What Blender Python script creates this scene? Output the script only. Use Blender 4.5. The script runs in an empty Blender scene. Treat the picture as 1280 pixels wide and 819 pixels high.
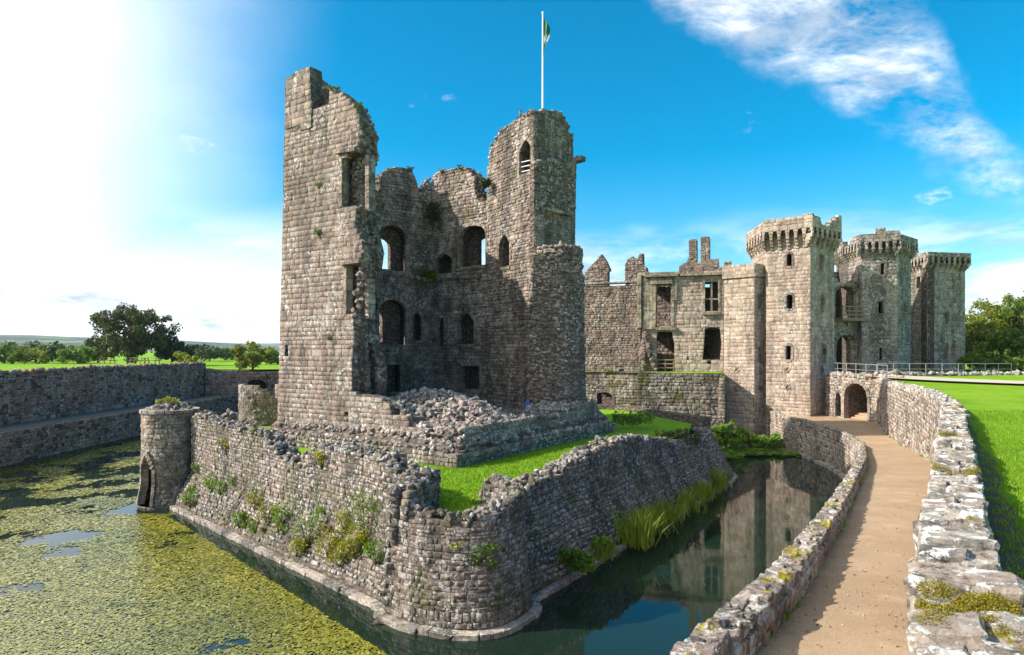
import bpy, bmesh, math, random
import numpy as np
from mathutils import Vector, Matrix, noise
from mathutils.geometry import tessellate_polygon
R = math.radians
random.seed(11); rng = np.random.default_rng(11)
scene = bpy.context.scene
COL = scene.collection

# ------------------------------------------------------------------ camera
CAMZ, FPX, CXP, HYP = 8.7, 800.0, 640.0, 438.0
cam = bpy.data.cameras.new('camera'); cam_o = bpy.data.objects.new('camera', cam); COL.objects.link(cam_o)
cam.sensor_width = 36; cam.lens = 36 * FPX / 1280; cam.shift_y = (HYP - 409.5) / 1280
cam.clip_start = 0.1; cam.clip_end = 20000
cam_o.location = (0, 0, CAMZ); cam_o.rotation_euler = (R(90), 0, 0)
scene.camera = cam_o

# ------------------------------------------------------------------ light
SUN_AZ, SUN_EL = -98.0, 35.0          # degrees, azimuth clockwise from +Y
sdir = Vector((math.sin(R(SUN_AZ)) * math.cos(R(SUN_EL)), math.cos(R(SUN_AZ)) * math.cos(R(SUN_EL)), math.sin(R(SUN_EL))))
sl = bpy.data.lights.new('sun', 'SUN'); sl.energy = 5.0; sl.angle = R(0.55); sl.color = (1.0, 0.94, 0.85)
so = bpy.data.objects.new('sun', sl); COL.objects.link(so); so.rotation_euler = sdir.to_track_quat('Z', 'Y').to_euler()
so.location = (-60, 10, 60)
scene.view_settings.view_transform = 'Standard'; scene.view_settings.look = 'None'
scene.view_settings.gamma = 1.0; scene.view_settings.exposure = 0.64
scene.view_settings.use_curve_mapping = False

class NT:
    """small node helper"""
    def __init__(s, tree): s.t = tree; s.n = tree.nodes; s.l = tree.links
    def new(s, typ, **kw):
        n = s.n.new(typ)
        for k, v in kw.items(): setattr(n, k, v)
        return n
    def put(s, sock, v):
        if isinstance(v, bpy.types.NodeSocket): s.l.new(v, sock)
        elif v is not None: sock.default_value = v
    def math(s, op, a, b=None, c=None, clamp=False):
        n = s.new('ShaderNodeMath', operation=op, use_clamp=clamp); s.put(n.inputs[0], a)
        if b is not None: s.put(n.inputs[1], b)
        if c is not None: s.put(n.inputs[2], c)
        return n.outputs[0]
    def vmath(s, op, a, b=None):
        n = s.new('ShaderNodeVectorMath', operation=op); s.put(n.inputs[0], a)
        if b is not None: s.put(n.inputs[1], b)
        return n.outputs['Value'] if op in ('DOT_PRODUCT', 'LENGTH') else n.outputs[0]
    def smooth(s, x, a, b, lo=0.0, hi=1.0):
        n = s.new('ShaderNodeMapRange', interpolation_type='SMOOTHSTEP'); s.put(n.inputs[0], x)
        n.inputs[1].default_value = a; n.inputs[2].default_value = b; n.inputs[3].default_value = lo; n.inputs[4].default_value = hi
        return n.outputs[0]
    def noise(s, vec, scale, detail=4, rough=.55, dist=0.0):
        n = s.new('ShaderNodeTexNoise'); s.put(n.inputs['Vector'], vec)
        n.inputs['Scale'].default_value = scale; n.inputs['Detail'].default_value = detail
        n.inputs['Roughness'].default_value = rough; n.inputs['Distortion'].default_value = dist
        return n.outputs['Fac'], n.outputs['Color']
    def mix(s, f, a, b, typ='MIX'):
        n = s.new('ShaderNodeMix', data_type='RGBA', blend_type=typ)
        s.put(n.inputs[0], f); s.put(n.inputs[6], c4(a)); s.put(n.inputs[7], c4(b)); return n.outputs[2]
    def ramp(s, f, stops, interp='LINEAR'):
        n = s.new('ShaderNodeValToRGB'); cr = n.color_ramp; cr.interpolation = interp
        while len(cr.elements) < len(stops): cr.elements.new(0.5)
        for e, (p, c) in zip(cr.elements, stops): e.position = p; e.color = c4(c)
        s.put(n.inputs[0], f); return n.outputs[0]
    def scale(s, vec, sc):
        n = s.new('ShaderNodeMapping'); s.put(n.inputs['Vector'], vec); n.inputs['Scale'].default_value = sc; return n.outputs[0]
def c4(c):
    if isinstance(c, bpy.types.NodeSocket): return c
    return (c[0], c[1], c[2], 1.0) if len(c) == 3 else c

world = bpy.data.worlds.new('World'); scene.world = world; world.use_nodes = True
def build_world():
    w = NT(world.node_tree); w.n.clear()
    out = w.new('ShaderNodeOutputWorld'); bg = w.new('ShaderNodeBackground'); bg.inputs[1].default_value = 0.12
    sky = w.new('ShaderNodeTexSky', sky_type='NISHITA'); sky.sun_disc = False
    sky.sun_elevation = R(SUN_EL); sky.sun_rotation = R(SUN_AZ)
    sky.air_density = 1.0; sky.dust_density = 0.6; sky.ozone_density = 3.0; sky.altitude = 50
    hs = w.new('ShaderNodeHueSaturation'); hs.inputs['Saturation'].default_value = 1.55; hs.inputs['Hue'].default_value = 0.482; hs.inputs['Value'].default_value = 1.12
    w.l.new(sky.outputs[0], hs.inputs['Color'])
    tc = w.new('ShaderNodeTexCoord').outputs['Generated']
    d = w.vmath('NORMALIZE', tc)
    sp = w.new('ShaderNodeSeparateXYZ'); w.l.new(d, sp.inputs[0]); X, Y, Z = sp.outputs
    # thin bright veil round the sun
    dot = w.vmath('DOT_PRODUCT', d, tuple(sdir))
    hz_ = Vector((math.sin(R(SUN_AZ))*math.cos(R(15)), math.cos(R(SUN_AZ))*math.cos(R(15)), math.sin(R(15))))     # haze lies low under the sun
    vn, _ = w.noise(w.scale(d, (1, 1, 2)), 2.2, 5, .6)
    veil = w.smooth(w.math('ADD', w.vmath('DOT_PRODUCT', d, tuple(hz_)), w.math('MULTIPLY', w.math('SUBTRACT', vn, .5), .13)), 0.20, 0.64)
    lown = w.math('MULTIPLY', w.smooth(Z, 0.26, 0.0), w.smooth(dot, -0.12, 0.34))
    veil = w.math('MAXIMUM', veil, lown)
    # high cirrus streak, a wedge on the plane of the high cloud deck
    Ys = w.math('MAXIMUM', Y, 0.02)
    gx = w.math('DIVIDE', X, Ys); gz_ = w.math('DIVIDE', Z, Ys)
    cv = w.new('ShaderNodeCombineXYZ'); w.l.new(gx, cv.inputs[0]); w.l.new(gz_, cv.inputs[1])
    nf, nc = w.noise(cv.outputs[0], 9.0, 5, .6)
    wob = w.math('MULTIPLY', w.math('SUBTRACT', nf, 0.5), 0.13)
    def side(p, q, s):                  # signed distance from a line through pixel-plane points
        a = Vector(((p[0]-640)/800, (438-p[1])/800)); b = Vector(((q[0]-640)/800, (438-q[1])/800))
        t = (b-a).normalized(); n = Vector((-t.y, t.x)) * s
        return w.math('ADD', w.math('ADD', w.math('MULTIPLY', gx, n.x), w.math('MULTIPLY', gz_, n.y)), -(n.x*a.x+n.y*a.y))
    lo_e = w.math('ADD', side((815, 0), (1262, 262), 1), wob)
    hi_e = w.math('ADD', side((1138, 0), (1250, 190), -1), wob)
    wedge = w.math('MULTIPLY', w.smooth(lo_e, -0.02, 0.06), w.smooth(hi_e, -0.03, 0.05))
    rot = w.new('ShaderNodeMapping'); w.l.new(cv.outputs[0], rot.inputs[0]); rot.inputs['Rotation'].default_value = (0, 0, R(35)); rot.inputs['Scale'].default_value = (0.5, 1.25, 1)
    f2, _ = w.noise(rot.outputs[0], 10.0, 9, .68, .3)
    f3, _ = w.noise(rot.outputs[0], 52.0, 5, .65)
    tex = w.math('ADD', w.smooth(f2, 0.30, 0.66), w.math('MULTIPLY', w.math('SUBTRACT', f3, 0.5), 0.9))
    cir = w.math('MULTIPLY', w.math('MULTIPLY', wedge, tex), 0.85, clamp=True)
    cir = w.math('MULTIPLY', cir, w.smooth(Y, 0.02, 0.15))
    # small scattered puffs and the low bank on the horizon
    st = w.scale(d, (1, 1, 3.4))
    g, _ = w.noise(st, 3.4, 7, .58, .2)
    low = w.math('MULTIPLY', w.smooth(g, 0.45, 0.58), w.smooth(Z, 0.22, 0.06))
    g2, _ = w.noise(w.scale(d, (1, 1, 2.4)), 6.3, 6, .6)
    puff = w.math('MULTIPLY', w.smooth(g2, 0.665, 0.75), 0.5)
    cl = w.math('MAXIMUM', cir, w.math('MAXIMUM', low, puff))
    shade, _ = w.noise(st, 7.0, 5, .6)
    ccol = w.ramp(shade, [(0.40, (3.6, 4.2, 5.0)), (0.56, (8.0, 8.1, 8.3))])
    c = w.mix(veil, hs.outputs[0], (8.6, 8.8, 9.0))
    c = w.mix(cl, c, ccol)
    w.l.new(c, bg.inputs[0]); w.l.new(bg.outputs[0], out.inputs[0])
build_world()

# ------------------------------------------------------------------ helpers
def at(x, y, Y): return Vector(((x-CXP)/FPX*Y, Y, CAMZ-(y-HYP)/FPX*Y))
def gz(x, y, z):
    Y = FPX*(CAMZ-z)/(y-HYP); return Vector(((x-CXP)/FPX*Y, Y, z))
def tag(o, label=None, cat=None, group=None, kind=None):
    if label: o['label'] = label
    if cat: o['category'] = cat
    if group: o['group'] = group
    if kind: o['kind'] = kind
    return o
def root(name, loc, label, cat, group=None):
    o = bpy.data.objects.new(name, None); COL.objects.link(o); o.location = loc; o.empty_display_size = .3
    return tag(o, label, cat, group)
def attach(o, parent):
    if parent is None: return o
    o.parent = parent
    if parent.type == 'EMPTY': o.matrix_parent_inverse = Matrix.Translation(-Vector(parent.location))
    return o
def link(name, me, mat, parent=None, kind=None):
    if mat is not None and not me.materials: me.materials.append(mat)
    o = bpy.data.objects.new(name, me); COL.objects.link(o); attach(o, parent)
    if kind: o['kind'] = kind
    return o
def mesh_py(name, v, f, mat, parent=None, kind=None, smooth=False):
    me = bpy.data.meshes.new(name); me.from_pydata([tuple(p) for p in v], [], f); me.update()
    bm = bmesh.new(); bm.from_mesh(me); bmesh.ops.recalc_face_normals(bm, faces=bm.faces); bm.to_mesh(me); bm.free()
    if smooth: me.polygons.foreach_set('use_smooth', [True]*len(me.polygons))
    return link(name, me, mat, parent, kind)
def mesh_np(name, V, T, mat, parent=None, kind=None):
    me = bpy.data.meshes.new(name); nv, nf = len(V), len(T)
    me.vertices.add(nv); me.vertices.foreach_set('co', np.ascontiguousarray(V, dtype=np.float32).ravel())
    k = T.shape[1]
    me.loops.add(nf*k); me.loops.foreach_set('vertex_index', np.ascontiguousarray(T, dtype=np.int32).ravel())
    me.polygons.add(nf); me.polygons.foreach_set('loop_start', np.arange(0, nf*k, k, dtype=np.int32))
    me.polygons.foreach_set('loop_total', np.full(nf, k, dtype=np.int32)); me.update(calc_edges=True)
    return link(name, me, mat, parent, kind)
def nz(x, y=0., z=0., s=1.): return noise.noise((x*s, y*s, z*s))

# stone templates: chamfered blocks and angular rubble
def tmpl(bm):
    bmesh.ops.triangulate(bm, faces=bm.faces[:]); bm.verts.index_update()
    v = np.array([p.co[:] for p in bm.verts]); f = np.array([[q.index for q in p.verts] for p in bm.faces]); bm.free(); return v, f
def block_t(j, bev):
    bm = bmesh.new(); bmesh.ops.create_cube(bm, size=1)
    for v in bm.verts: v.co += Vector((random.uniform(-j, j), random.uniform(-j, j), random.uniform(-j*.6, j*.6)))
    bmesh.ops.bevel(bm, geom=bm.edges[:], offset=bev, segments=1, affect='EDGES', clamp_overlap=True)
    return tmpl(bm)
def rubble_t():
    bm = bmesh.new()
    for i in range(17):
        a = Vector((random.gauss(0, 1), random.gauss(0, 1), random.gauss(0, 1))).normalized()
        m = max(abs(a.x), abs(a.y), abs(a.z)); a = a.lerp(a/m, .55)*.52*random.uniform(.84, 1.05); bm.verts.new(a)
    r = bmesh.ops.convex_hull(bm, input=bm.verts[:])
    bmesh.ops.delete(bm, geom=[g for g in bm.verts if not g.link_faces], context='VERTS')
    return tmpl(bm)
TB = [block_t(.022, .022) for _ in range(9)]        # dressed blocks
TR = [block_t(.10, .055) for _ in range(14)]         # roughly squared
TU = [rubble_t() for _ in range(12)]               # rubble
def cap_t():
    bm = bmesh.new(); bmesh.ops.create_cube(bm, size=1)
    for v in bm.verts: v.co += Vector((random.uniform(-.09, .09), random.uniform(-.09, .09), random.uniform(-.07, .07)))
    bmesh.ops.bevel(bm, geom=bm.edges[:], offset=.07, segments=1, affect='EDGES', clamp_overlap=True)
    bmesh.ops.subdivide_edges(bm, edges=bm.edges[:], cuts=2, use_grid_fill=True)
    o = random.uniform(0, 99)
    for v in bm.verts: v.co += v.co.normalized()*(.085*noise.noise(v.co*2.6+Vector((o, 0, 0)))+.05*noise.noise(v.co*7+Vector((0, o, 0))))
    return tmpl(bm)
TC = [cap_t() for _ in range(10)]                  # weathered cappings
TK = [block_t(.16, .12) for _ in range(12)]        # angular broken stones
TM = {'cap': TC, 'cap0': TK, 'block': TB, 'rough': TR, 'rubble': TU}
MESHCACHE = {}
def emit(stones, mat, parent, n_obj, kindname='stone', rest='small_stones', sub=None):
    """stones: list of (kind, 3x4 array, size). n_obj largest in view become objects, the rest one mesh"""
    if not stones: return
    def key(s):
        p = s[1][:, 3]; dd = math.hypot(p[0], p[1]); vis = 1.0 if p[1] > 1 and abs(p[0]/p[1]) < .83 else .02
        return -s[2]/max(dd, 1)*vis
    stones = sorted(stones, key=key)
    big, small = stones[:n_obj], stones[n_obj:]
    inv = Matrix.Translation(-Vector(parent.location)) if parent.type == 'EMPTY' else Matrix.Identity(4)
    for k, M, s in big:
        i = random.randrange(len(TM[k])); ck = (k, i, mat.name)
        if ck not in MESHCACHE:
            v, f = TM[k][i]; me = bpy.data.meshes.new('stone'); me.from_pydata(v.tolist(), [], f.tolist()); me.materials.append(mat); MESHCACHE[ck] = me
        o = bpy.data.objects.new(kindname, MESHCACHE[ck]); COL.objects.link(o); o.parent = parent; o.matrix_parent_inverse = inv
        m = Matrix([list(M[0]), list(M[1]), list(M[2]), [0, 0, 0, 1]]); o.matrix_basis = m
    if small:
        V, T, off = [], [], 0
        groups = {}
        for k, M, s in small: groups.setdefault((k, random.randrange(len(TM[k]))), []).append(M)
        for (k, i), ms in groups.items():
            v, f = TM[k][i]; A = np.array(ms)
            W = np.einsum('nij,vj->nvi', A[:, :, :3], v) + A[:, None, :, 3]
            n = len(ms); V.append(W.reshape(-1, 3)); T.append((f[None]+(np.arange(n)*len(v))[:, None, None]).reshape(-1, 3)+off); off += n*len(v)
        mesh_np(rest, np.concatenate(V), np.concatenate(T), mat, parent, 'stuff')
def st(kind, c, X, Yv, Z): return (kind, np.array([[X[0], Yv[0], Z[0], c[0]], [X[1], Yv[1], Z[1], c[1]], [X[2], Yv[2], Z[2], c[2]]]), max(X.length, Yv.length))
def rand_stone(c, s, squash=.72):
    q = Matrix.Rotation(random.uniform(0, 6.28), 3, Vector((random.gauss(0, 1), random.gauss(0, 1), random.gauss(0, 1))).normalized())
    a = s*random.uniform(.8, 1.3); b = s*random.uniform(.7, 1.); d = s*random.uniform(.55, .9)*squash/.8
    return st(random.choice(['rubble', 'cap0', 'cap0']), c, q.col[0]*a, q.col[1]*b, q.col[2]*d)

class Wall:
    """vertical plane through two ground points; u runs p0->p1, v is height, n faces the camera or away from a centre"""
    def __init__(s, p0, p1, away=None):
        s.o = Vector((p0[0], p0[1])); e = Vector((p1[0], p1[1])); s.L = (e-s.o).length; s.t = (e-s.o)/s.L
        n = Vector((s.t.y, -s.t.x)); ref = (s.o+e)/2 - Vector(away) if away is not None else -(s.o+e)/2
        s.n = n if n.dot(ref) > 0 else -n
    def shift(s, d):
        w = Wall.__new__(Wall); w.o = s.o+s.n*d; w.L = s.L; w.t = s.t; w.n = s.n; return w
    def uv(s, x, y):
        r = Vector(((x-CXP)/FPX, 1.0)); k = s.o.dot(s.n)/r.dot(s.n); p = r*k
        return ((p-s.o).dot(s.t), CAMZ-(y-HYP)/FPX*k)
    def px(s, pts): return [s.uv(*p) for p in pts]
    def pt(s, u, v, d=0.0):
        p = s.o+s.t*u+s.n*d; return Vector((p.x, p.y, v))
    def frame(s, u, v): return Vector((s.t.x, s.t.y, 0)), Vector((0, 0, 1)), Vector((s.n.x, s.n.y, 0))
class Curve:
    """wall along a polyline in plan; off(v) is the batter: how far the face stands out at height v"""
    def __init__(s, pts, side=1, off=None, step=.25):
        P = [Vector(p) for p in pts]; s.P = P; s.c = [0]
        for a, b in zip(P, P[1:]): s.c.append(s.c[-1]+(b-a).length)
        s.L = s.c[-1]; s.side = side; s.off = off or (lambda v: 0.0)
        N = []
        for i in range(len(P)):
            t = (P[min(i+1, len(P)-1)]-P[max(i-1, 0)]).normalized(); N.append(Vector((t.y, -t.x))*side)
        s.N = N
    def _i(s, u):
        u = min(max(u, 0), s.L-1e-6)
        lo, hi = 0, len(s.c)-1
        while hi-lo > 1:
            m = (lo+hi)//2
            if s.c[m] <= u: lo = m
            else: hi = m
        return lo, (u-s.c[lo])/(s.c[lo+1]-s.c[lo])
    def pt(s, u, v, d=0.0):
        i, f = s._i(u); p = s.P[i].lerp(s.P[i+1], f); n = s.N[i].lerp(s.N[i+1], f).normalized()
        p = p+n*(d+s.off(v)); return Vector((p.x, p.y, v))
    def frame(s, u, v):
        T = (s.pt(min(u+.05, s.L), v)-s.pt(max(u-.05, 0), v)).normalized(); U = (s.pt(u, v+.05)-s.pt(u, v-.05)).normalized()
        N = T.cross(U).normalized()
        i, f = s._i(u); n = s.N[i].lerp(s.N[i+1], f)
        if N.x*n.x+N.y*n.y < 0: N = -N
        return T, U, N
def smooth_path(pts, n=6):
    """Catmull-Rom through plan points"""
    P = [Vector(p) for p in pts]; out = []
    for i in range(len(P)-1):
        a, b, c, d = P[max(i-1, 0)], P[i], P[i+1], P[min(i+2, len(P)-1)]
        for k in range(n):
            t = k/n; out.append(.5*((2*b)+(c-a)*t+(2*a-5*b+4*c-d)*t*t+(3*b-a-3*c+d)*t**3))
    out.append(P[-1]); return out
def rag(poly, amp=.08, step=.5, closed=True):
    out = []; n = len(poly)
    for i in range(n if closed else n-1):
        a, b = Vector(poly[i]), Vector(poly[(i+1) % n]); k = max(1, int((b-a).length/step)); out.append(a[:])
        for j in range(1, k):
            p = a.lerp(b, j/k); out.append((p.x+random.uniform(-amp, amp), p.y+random.uniform(-amp, amp)))
    return out
def rowcut(polys, v):
    xs = []
    for P in polys:
        for (x0, y0), (x1, y1) in zip(P, P[1:]+P[:1]):
            if (y0 <= v) != (y1 <= v): xs.append(x0+(v-y0)*(x1-x0)/(y1-y0))
    xs.sort(); return list(zip(xs[::2], xs[1::2]))
def panel(name, W, outline, holes, thick, mat, parent=None, d=0.0):
    loops = [outline]+list(holes); flat = [p for l in loops for p in l]; n = len(flat)
    tr = tessellate_polygon([[Vector((p[0], p[1], 0)) for p in l] for l in loops])
    v = [W.pt(p[0], p[1], d) for p in flat]+[W.pt(p[0], p[1], d-thick) for p in flat]
    f = [t for t in tr]+[(t[2]+n, t[1]+n, t[0]+n) for t in tr]; k = 0
    for l in loops:
        m = len(l)
        for i in range(m): a, b = k+i, k+(i+1) % m; f.append((a, b, b+n, a+n))
        k += m
    return mesh_py(name, v, f, mat, parent)
def lay(W, rows, v0, v1, ch=(.22, .34), cl=(.3, .7), kind='block', depth=.3, proud=(.0, .04), gap=.014, d=0.0, skip=0.0, wob=0.0):
    """courses of stones over a surface; rows(v) gives the u-intervals that are wall"""
    out = []; v = v0
    while v < v1-.06:
        h = min(random.uniform(*ch)*(1.35 if random.random() < .12 else 1), v1-v)
        if v1-v-h < .08: h = v1-v
        for a, b in rows(v+h/2):
            u = a
            while u < b-.03:
                l = random.uniform(*cl)
                if b-u-l < cl[0]*.55: l = b-u
                if l > cl[1]*1.6: l = l/2
                if random.random() >= skip:
                    uc, vc = u+l/2, v+h/2+(wob*nz(u, v, 0, .45) if wob else 0); T, U, N = W.frame(uc, vc); pr = random.uniform(*proud)
                    if kind == 'mix':
                        q = Matrix.Rotation(random.gauss(0, .16), 3, N) @ Matrix.Rotation(random.gauss(0, .22), 3, T) @ Matrix.Rotation(random.gauss(0, .22), 3, U)
                        s = random.uniform(.8, 1.25)
                        out.append(st(random.choice(['rough', 'cap0', 'rubble']), W.pt(uc+random.uniform(-.05, .05), vc+random.uniform(-.04, .04), d+pr-depth/2), (q @ T)*l*s, (q @ U)*h*random.uniform(.8, 1.2), (q @ N)*depth))
                    elif kind == 'rubble':
                        s = random.uniform(.9, 1.25)
                        q = Matrix.Rotation(random.uniform(-.5, .5), 3, N) @ Matrix.Rotation(random.uniform(-.4, .4), 3, T)
                        T, U, N2 = q @ T, q @ U, q @ N
                        out.append(st('rubble', W.pt(uc+random.uniform(-.04, .04), vc+random.uniform(-.04, .04), d+pr-depth*.3), T*l*s, U*h*1.15*s, N2*depth))
                    else:
                        j = random.uniform(-.012, .012) if kind == 'block' else random.uniform(-.05, .05)
                        T2 = T+U*j
                        out.append(st(kind, W.pt(uc, vc, d+pr-depth/2), T2*(l-gap), U*(h-gap), N*depth))
                u += l
        v += h
    return out
def lay_poly(W, outline, holes=(), **kw):
    polys = [list(outline)]+[list(h) for h in holes]; vs = [p[1] for p in outline]
    return lay(W, lambda v: rowcut(polys, v), min(vs), max(vs), **kw)
def edge_rubble(W, line, d0, d1, n, s=(.15, .4)):
    """loose broken stones along a torn edge of a wall, through its thickness"""
    out = []; seg = [(Vector(a), Vector(b)) for a, b in zip(line, line[1:])]; tot = sum((b-a).length for a, b in seg)
    for a, b in seg:
        for i in range(int(n*(b-a).length/tot)+1):
            p = a.lerp(b, random.random()); q = random.uniform(*s)
            out.append(rand_stone(W.pt(p.x+random.uniform(-.12, .06), p.y+random.uniform(-.08, .08), random.uniform(d1, d0)), q))
    return out
def surround(W, hole, width=.22, depth=.35, proud=.05, seg=.45, sides=None, closed=True, d=0.0):
    """dressed stones round an opening, one after another along its edge"""
    cx = sum(p[0] for p in hole)/len(hole); cy = sum(p[1] for p in hole)/len(hole); out = []
    n = len(hole)
    for i in range(n if closed else n-1):
        a, b = Vector(hole[i]), Vector(hole[(i+1) % n]); L = (b-a).length
        if L < .02: continue
        t = (b-a)/L; nn = Vector((t.y, -t.x)); mid = (a+b)/2
        if nn.dot(mid-Vector((cx, cy))) < 0: nn = -nn
        k = max(1, round(L/seg))
        for j in range(k):
            p = a.lerp(b, (j+.5)/k)+nn*(width/2-.02)
            T3 = Vector((W.t.x*t.x, W.t.y*t.x, t.y)); U3 = Vector((W.t.x*nn.x, W.t.y*nn.x, nn.y)); N3 = Vector((W.n.x, W.n.y, 0))
            out.append(st('block', W.pt(p.x, p.y, d+proud-depth/2+random.uniform(-.012, .012)), T3*(L/k-.012), U3*width*random.uniform(.9, 1.15), N3*depth))
    return out
def loft(name, C, prof, mat, parent=None, du=.5, jit=0.0, kind=None, u0=0.0, u1=None, cap=True, us=None):
    """sweep a section [(d, z), ...] along a Curve"""
    u1 = C.L if u1 is None else u1; n = max(1, int((u1-u0)/du)) if us is None else len(us)-1; V = []; f = []; m = None
    for i in range(n+1):
        u = u0+(u1-u0)*i/n if us is None else us[i]; pr = prof(u); m = len(pr)
        for d, z in pr:
            p = C.pt(u, z, d)
            if jit: p += Vector((random.uniform(-jit, jit), random.uniform(-jit, jit), random.uniform(-jit, jit)))
            V.append(p)
    for i in range(n):
        for j in range(m-1): f.append((i*m+j, i*m+j+1, (i+1)*m+j+1, (i+1)*m+j))
    if cap: f += [tuple(range(m)), tuple(range(n*m, n*m+m))]
    return mesh_py(name, V, f, mat, parent, kind)
def lerp_tab(tab):
    def g(x):
        if x <= tab[0][0]: return tab[0][1]
        for (a, b), (c, d) in zip(tab, tab[1:]):
            if x <= c: return b+(d-b)*(x-a)/(c-a)
        return tab[-1][1]
    return g
def arch(u0, u1, v0, vs, va, n=7, pointed=False):
    """opening with an arched head: jambs v0..vs, apex va"""
    c = (u0+u1)/2; w = (u1-u0)/2; P = [(u0, v0)]
    for i in range(n+1):
        t = i/n; x = -math.cos(math.pi*t)
        y = math.sin(math.pi*t) if not pointed else (1-abs(x)**1.6)
        P.append((c+w*x, vs+(va-vs)*y))
    P.append((u1, v0)); return P
def parch(W, x0, x1, yb, ys, ya, **k):
    a, b = W.uv(x0, yb), W.uv(x1, yb); s0 = W.uv((x0+x1)/2, ys)[1]; s1 = W.uv((x0+x1)/2, ya)[1]
    vb = W.uv((x0+x1)/2, yb)[1]
    return arch(min(a[0], b[0]), max(a[0], b[0]), vb, s0, s1, **k)
def tube(pts, rad, seg=6):
    V, f = [], []
    for i, p in enumerate(pts):
        t = (pts[min(i+1, len(pts)-1)]-pts[max(i-1, 0)]).normalized(); a = t.orthogonal().normalized(); b = t.cross(a)
        for k in range(seg): V.append(p+(a*math.cos(k*6.2832/seg)+b*math.sin(k*6.2832/seg))*rad[i])
    for i in range(len(pts)-1):
        for k in range(seg): f.append((i*seg+k, i*seg+(k+1) % seg, (i+1)*seg+(k+1) % seg, (i+1)*seg+k))
    f += [tuple(range(seg)), tuple(range((len(pts)-1)*seg, len(pts)*seg))]
    return V, f
def merge(parts):
    V, f = [], []
    for v, g in parts:
        n = len(V); V += list(v); f += [tuple(i+n for i in q) for q in g]
    return V, f
def boxg(c, X, Y, Z):
    c = Vector(c); v = [c+X*a+Y*b+Z*e for a in (-.5, .5) for b in (-.5, .5) for e in (-.5, .5)]
    return v, [(0, 1, 3, 2), (4, 6, 7, 5), (0, 4, 5, 1), (2, 3, 7, 6), (0, 2, 6, 4), (1, 5, 7, 3)]
def ax(x, y, z): return Vector((x, 0, 0)), Vector((0, y, 0)), Vector((0, 0, z))
def inpoly(p, P):
    x, y = p[0], p[1]; r = False
    for (x0, y0), (x1, y1) in zip(P, P[1:]+P[:1]):
        if (y0 > y) != (y1 > y) and x < (x1-x0)*(y-y0)/(y1-y0)+x0: r = not r
    return r

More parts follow.
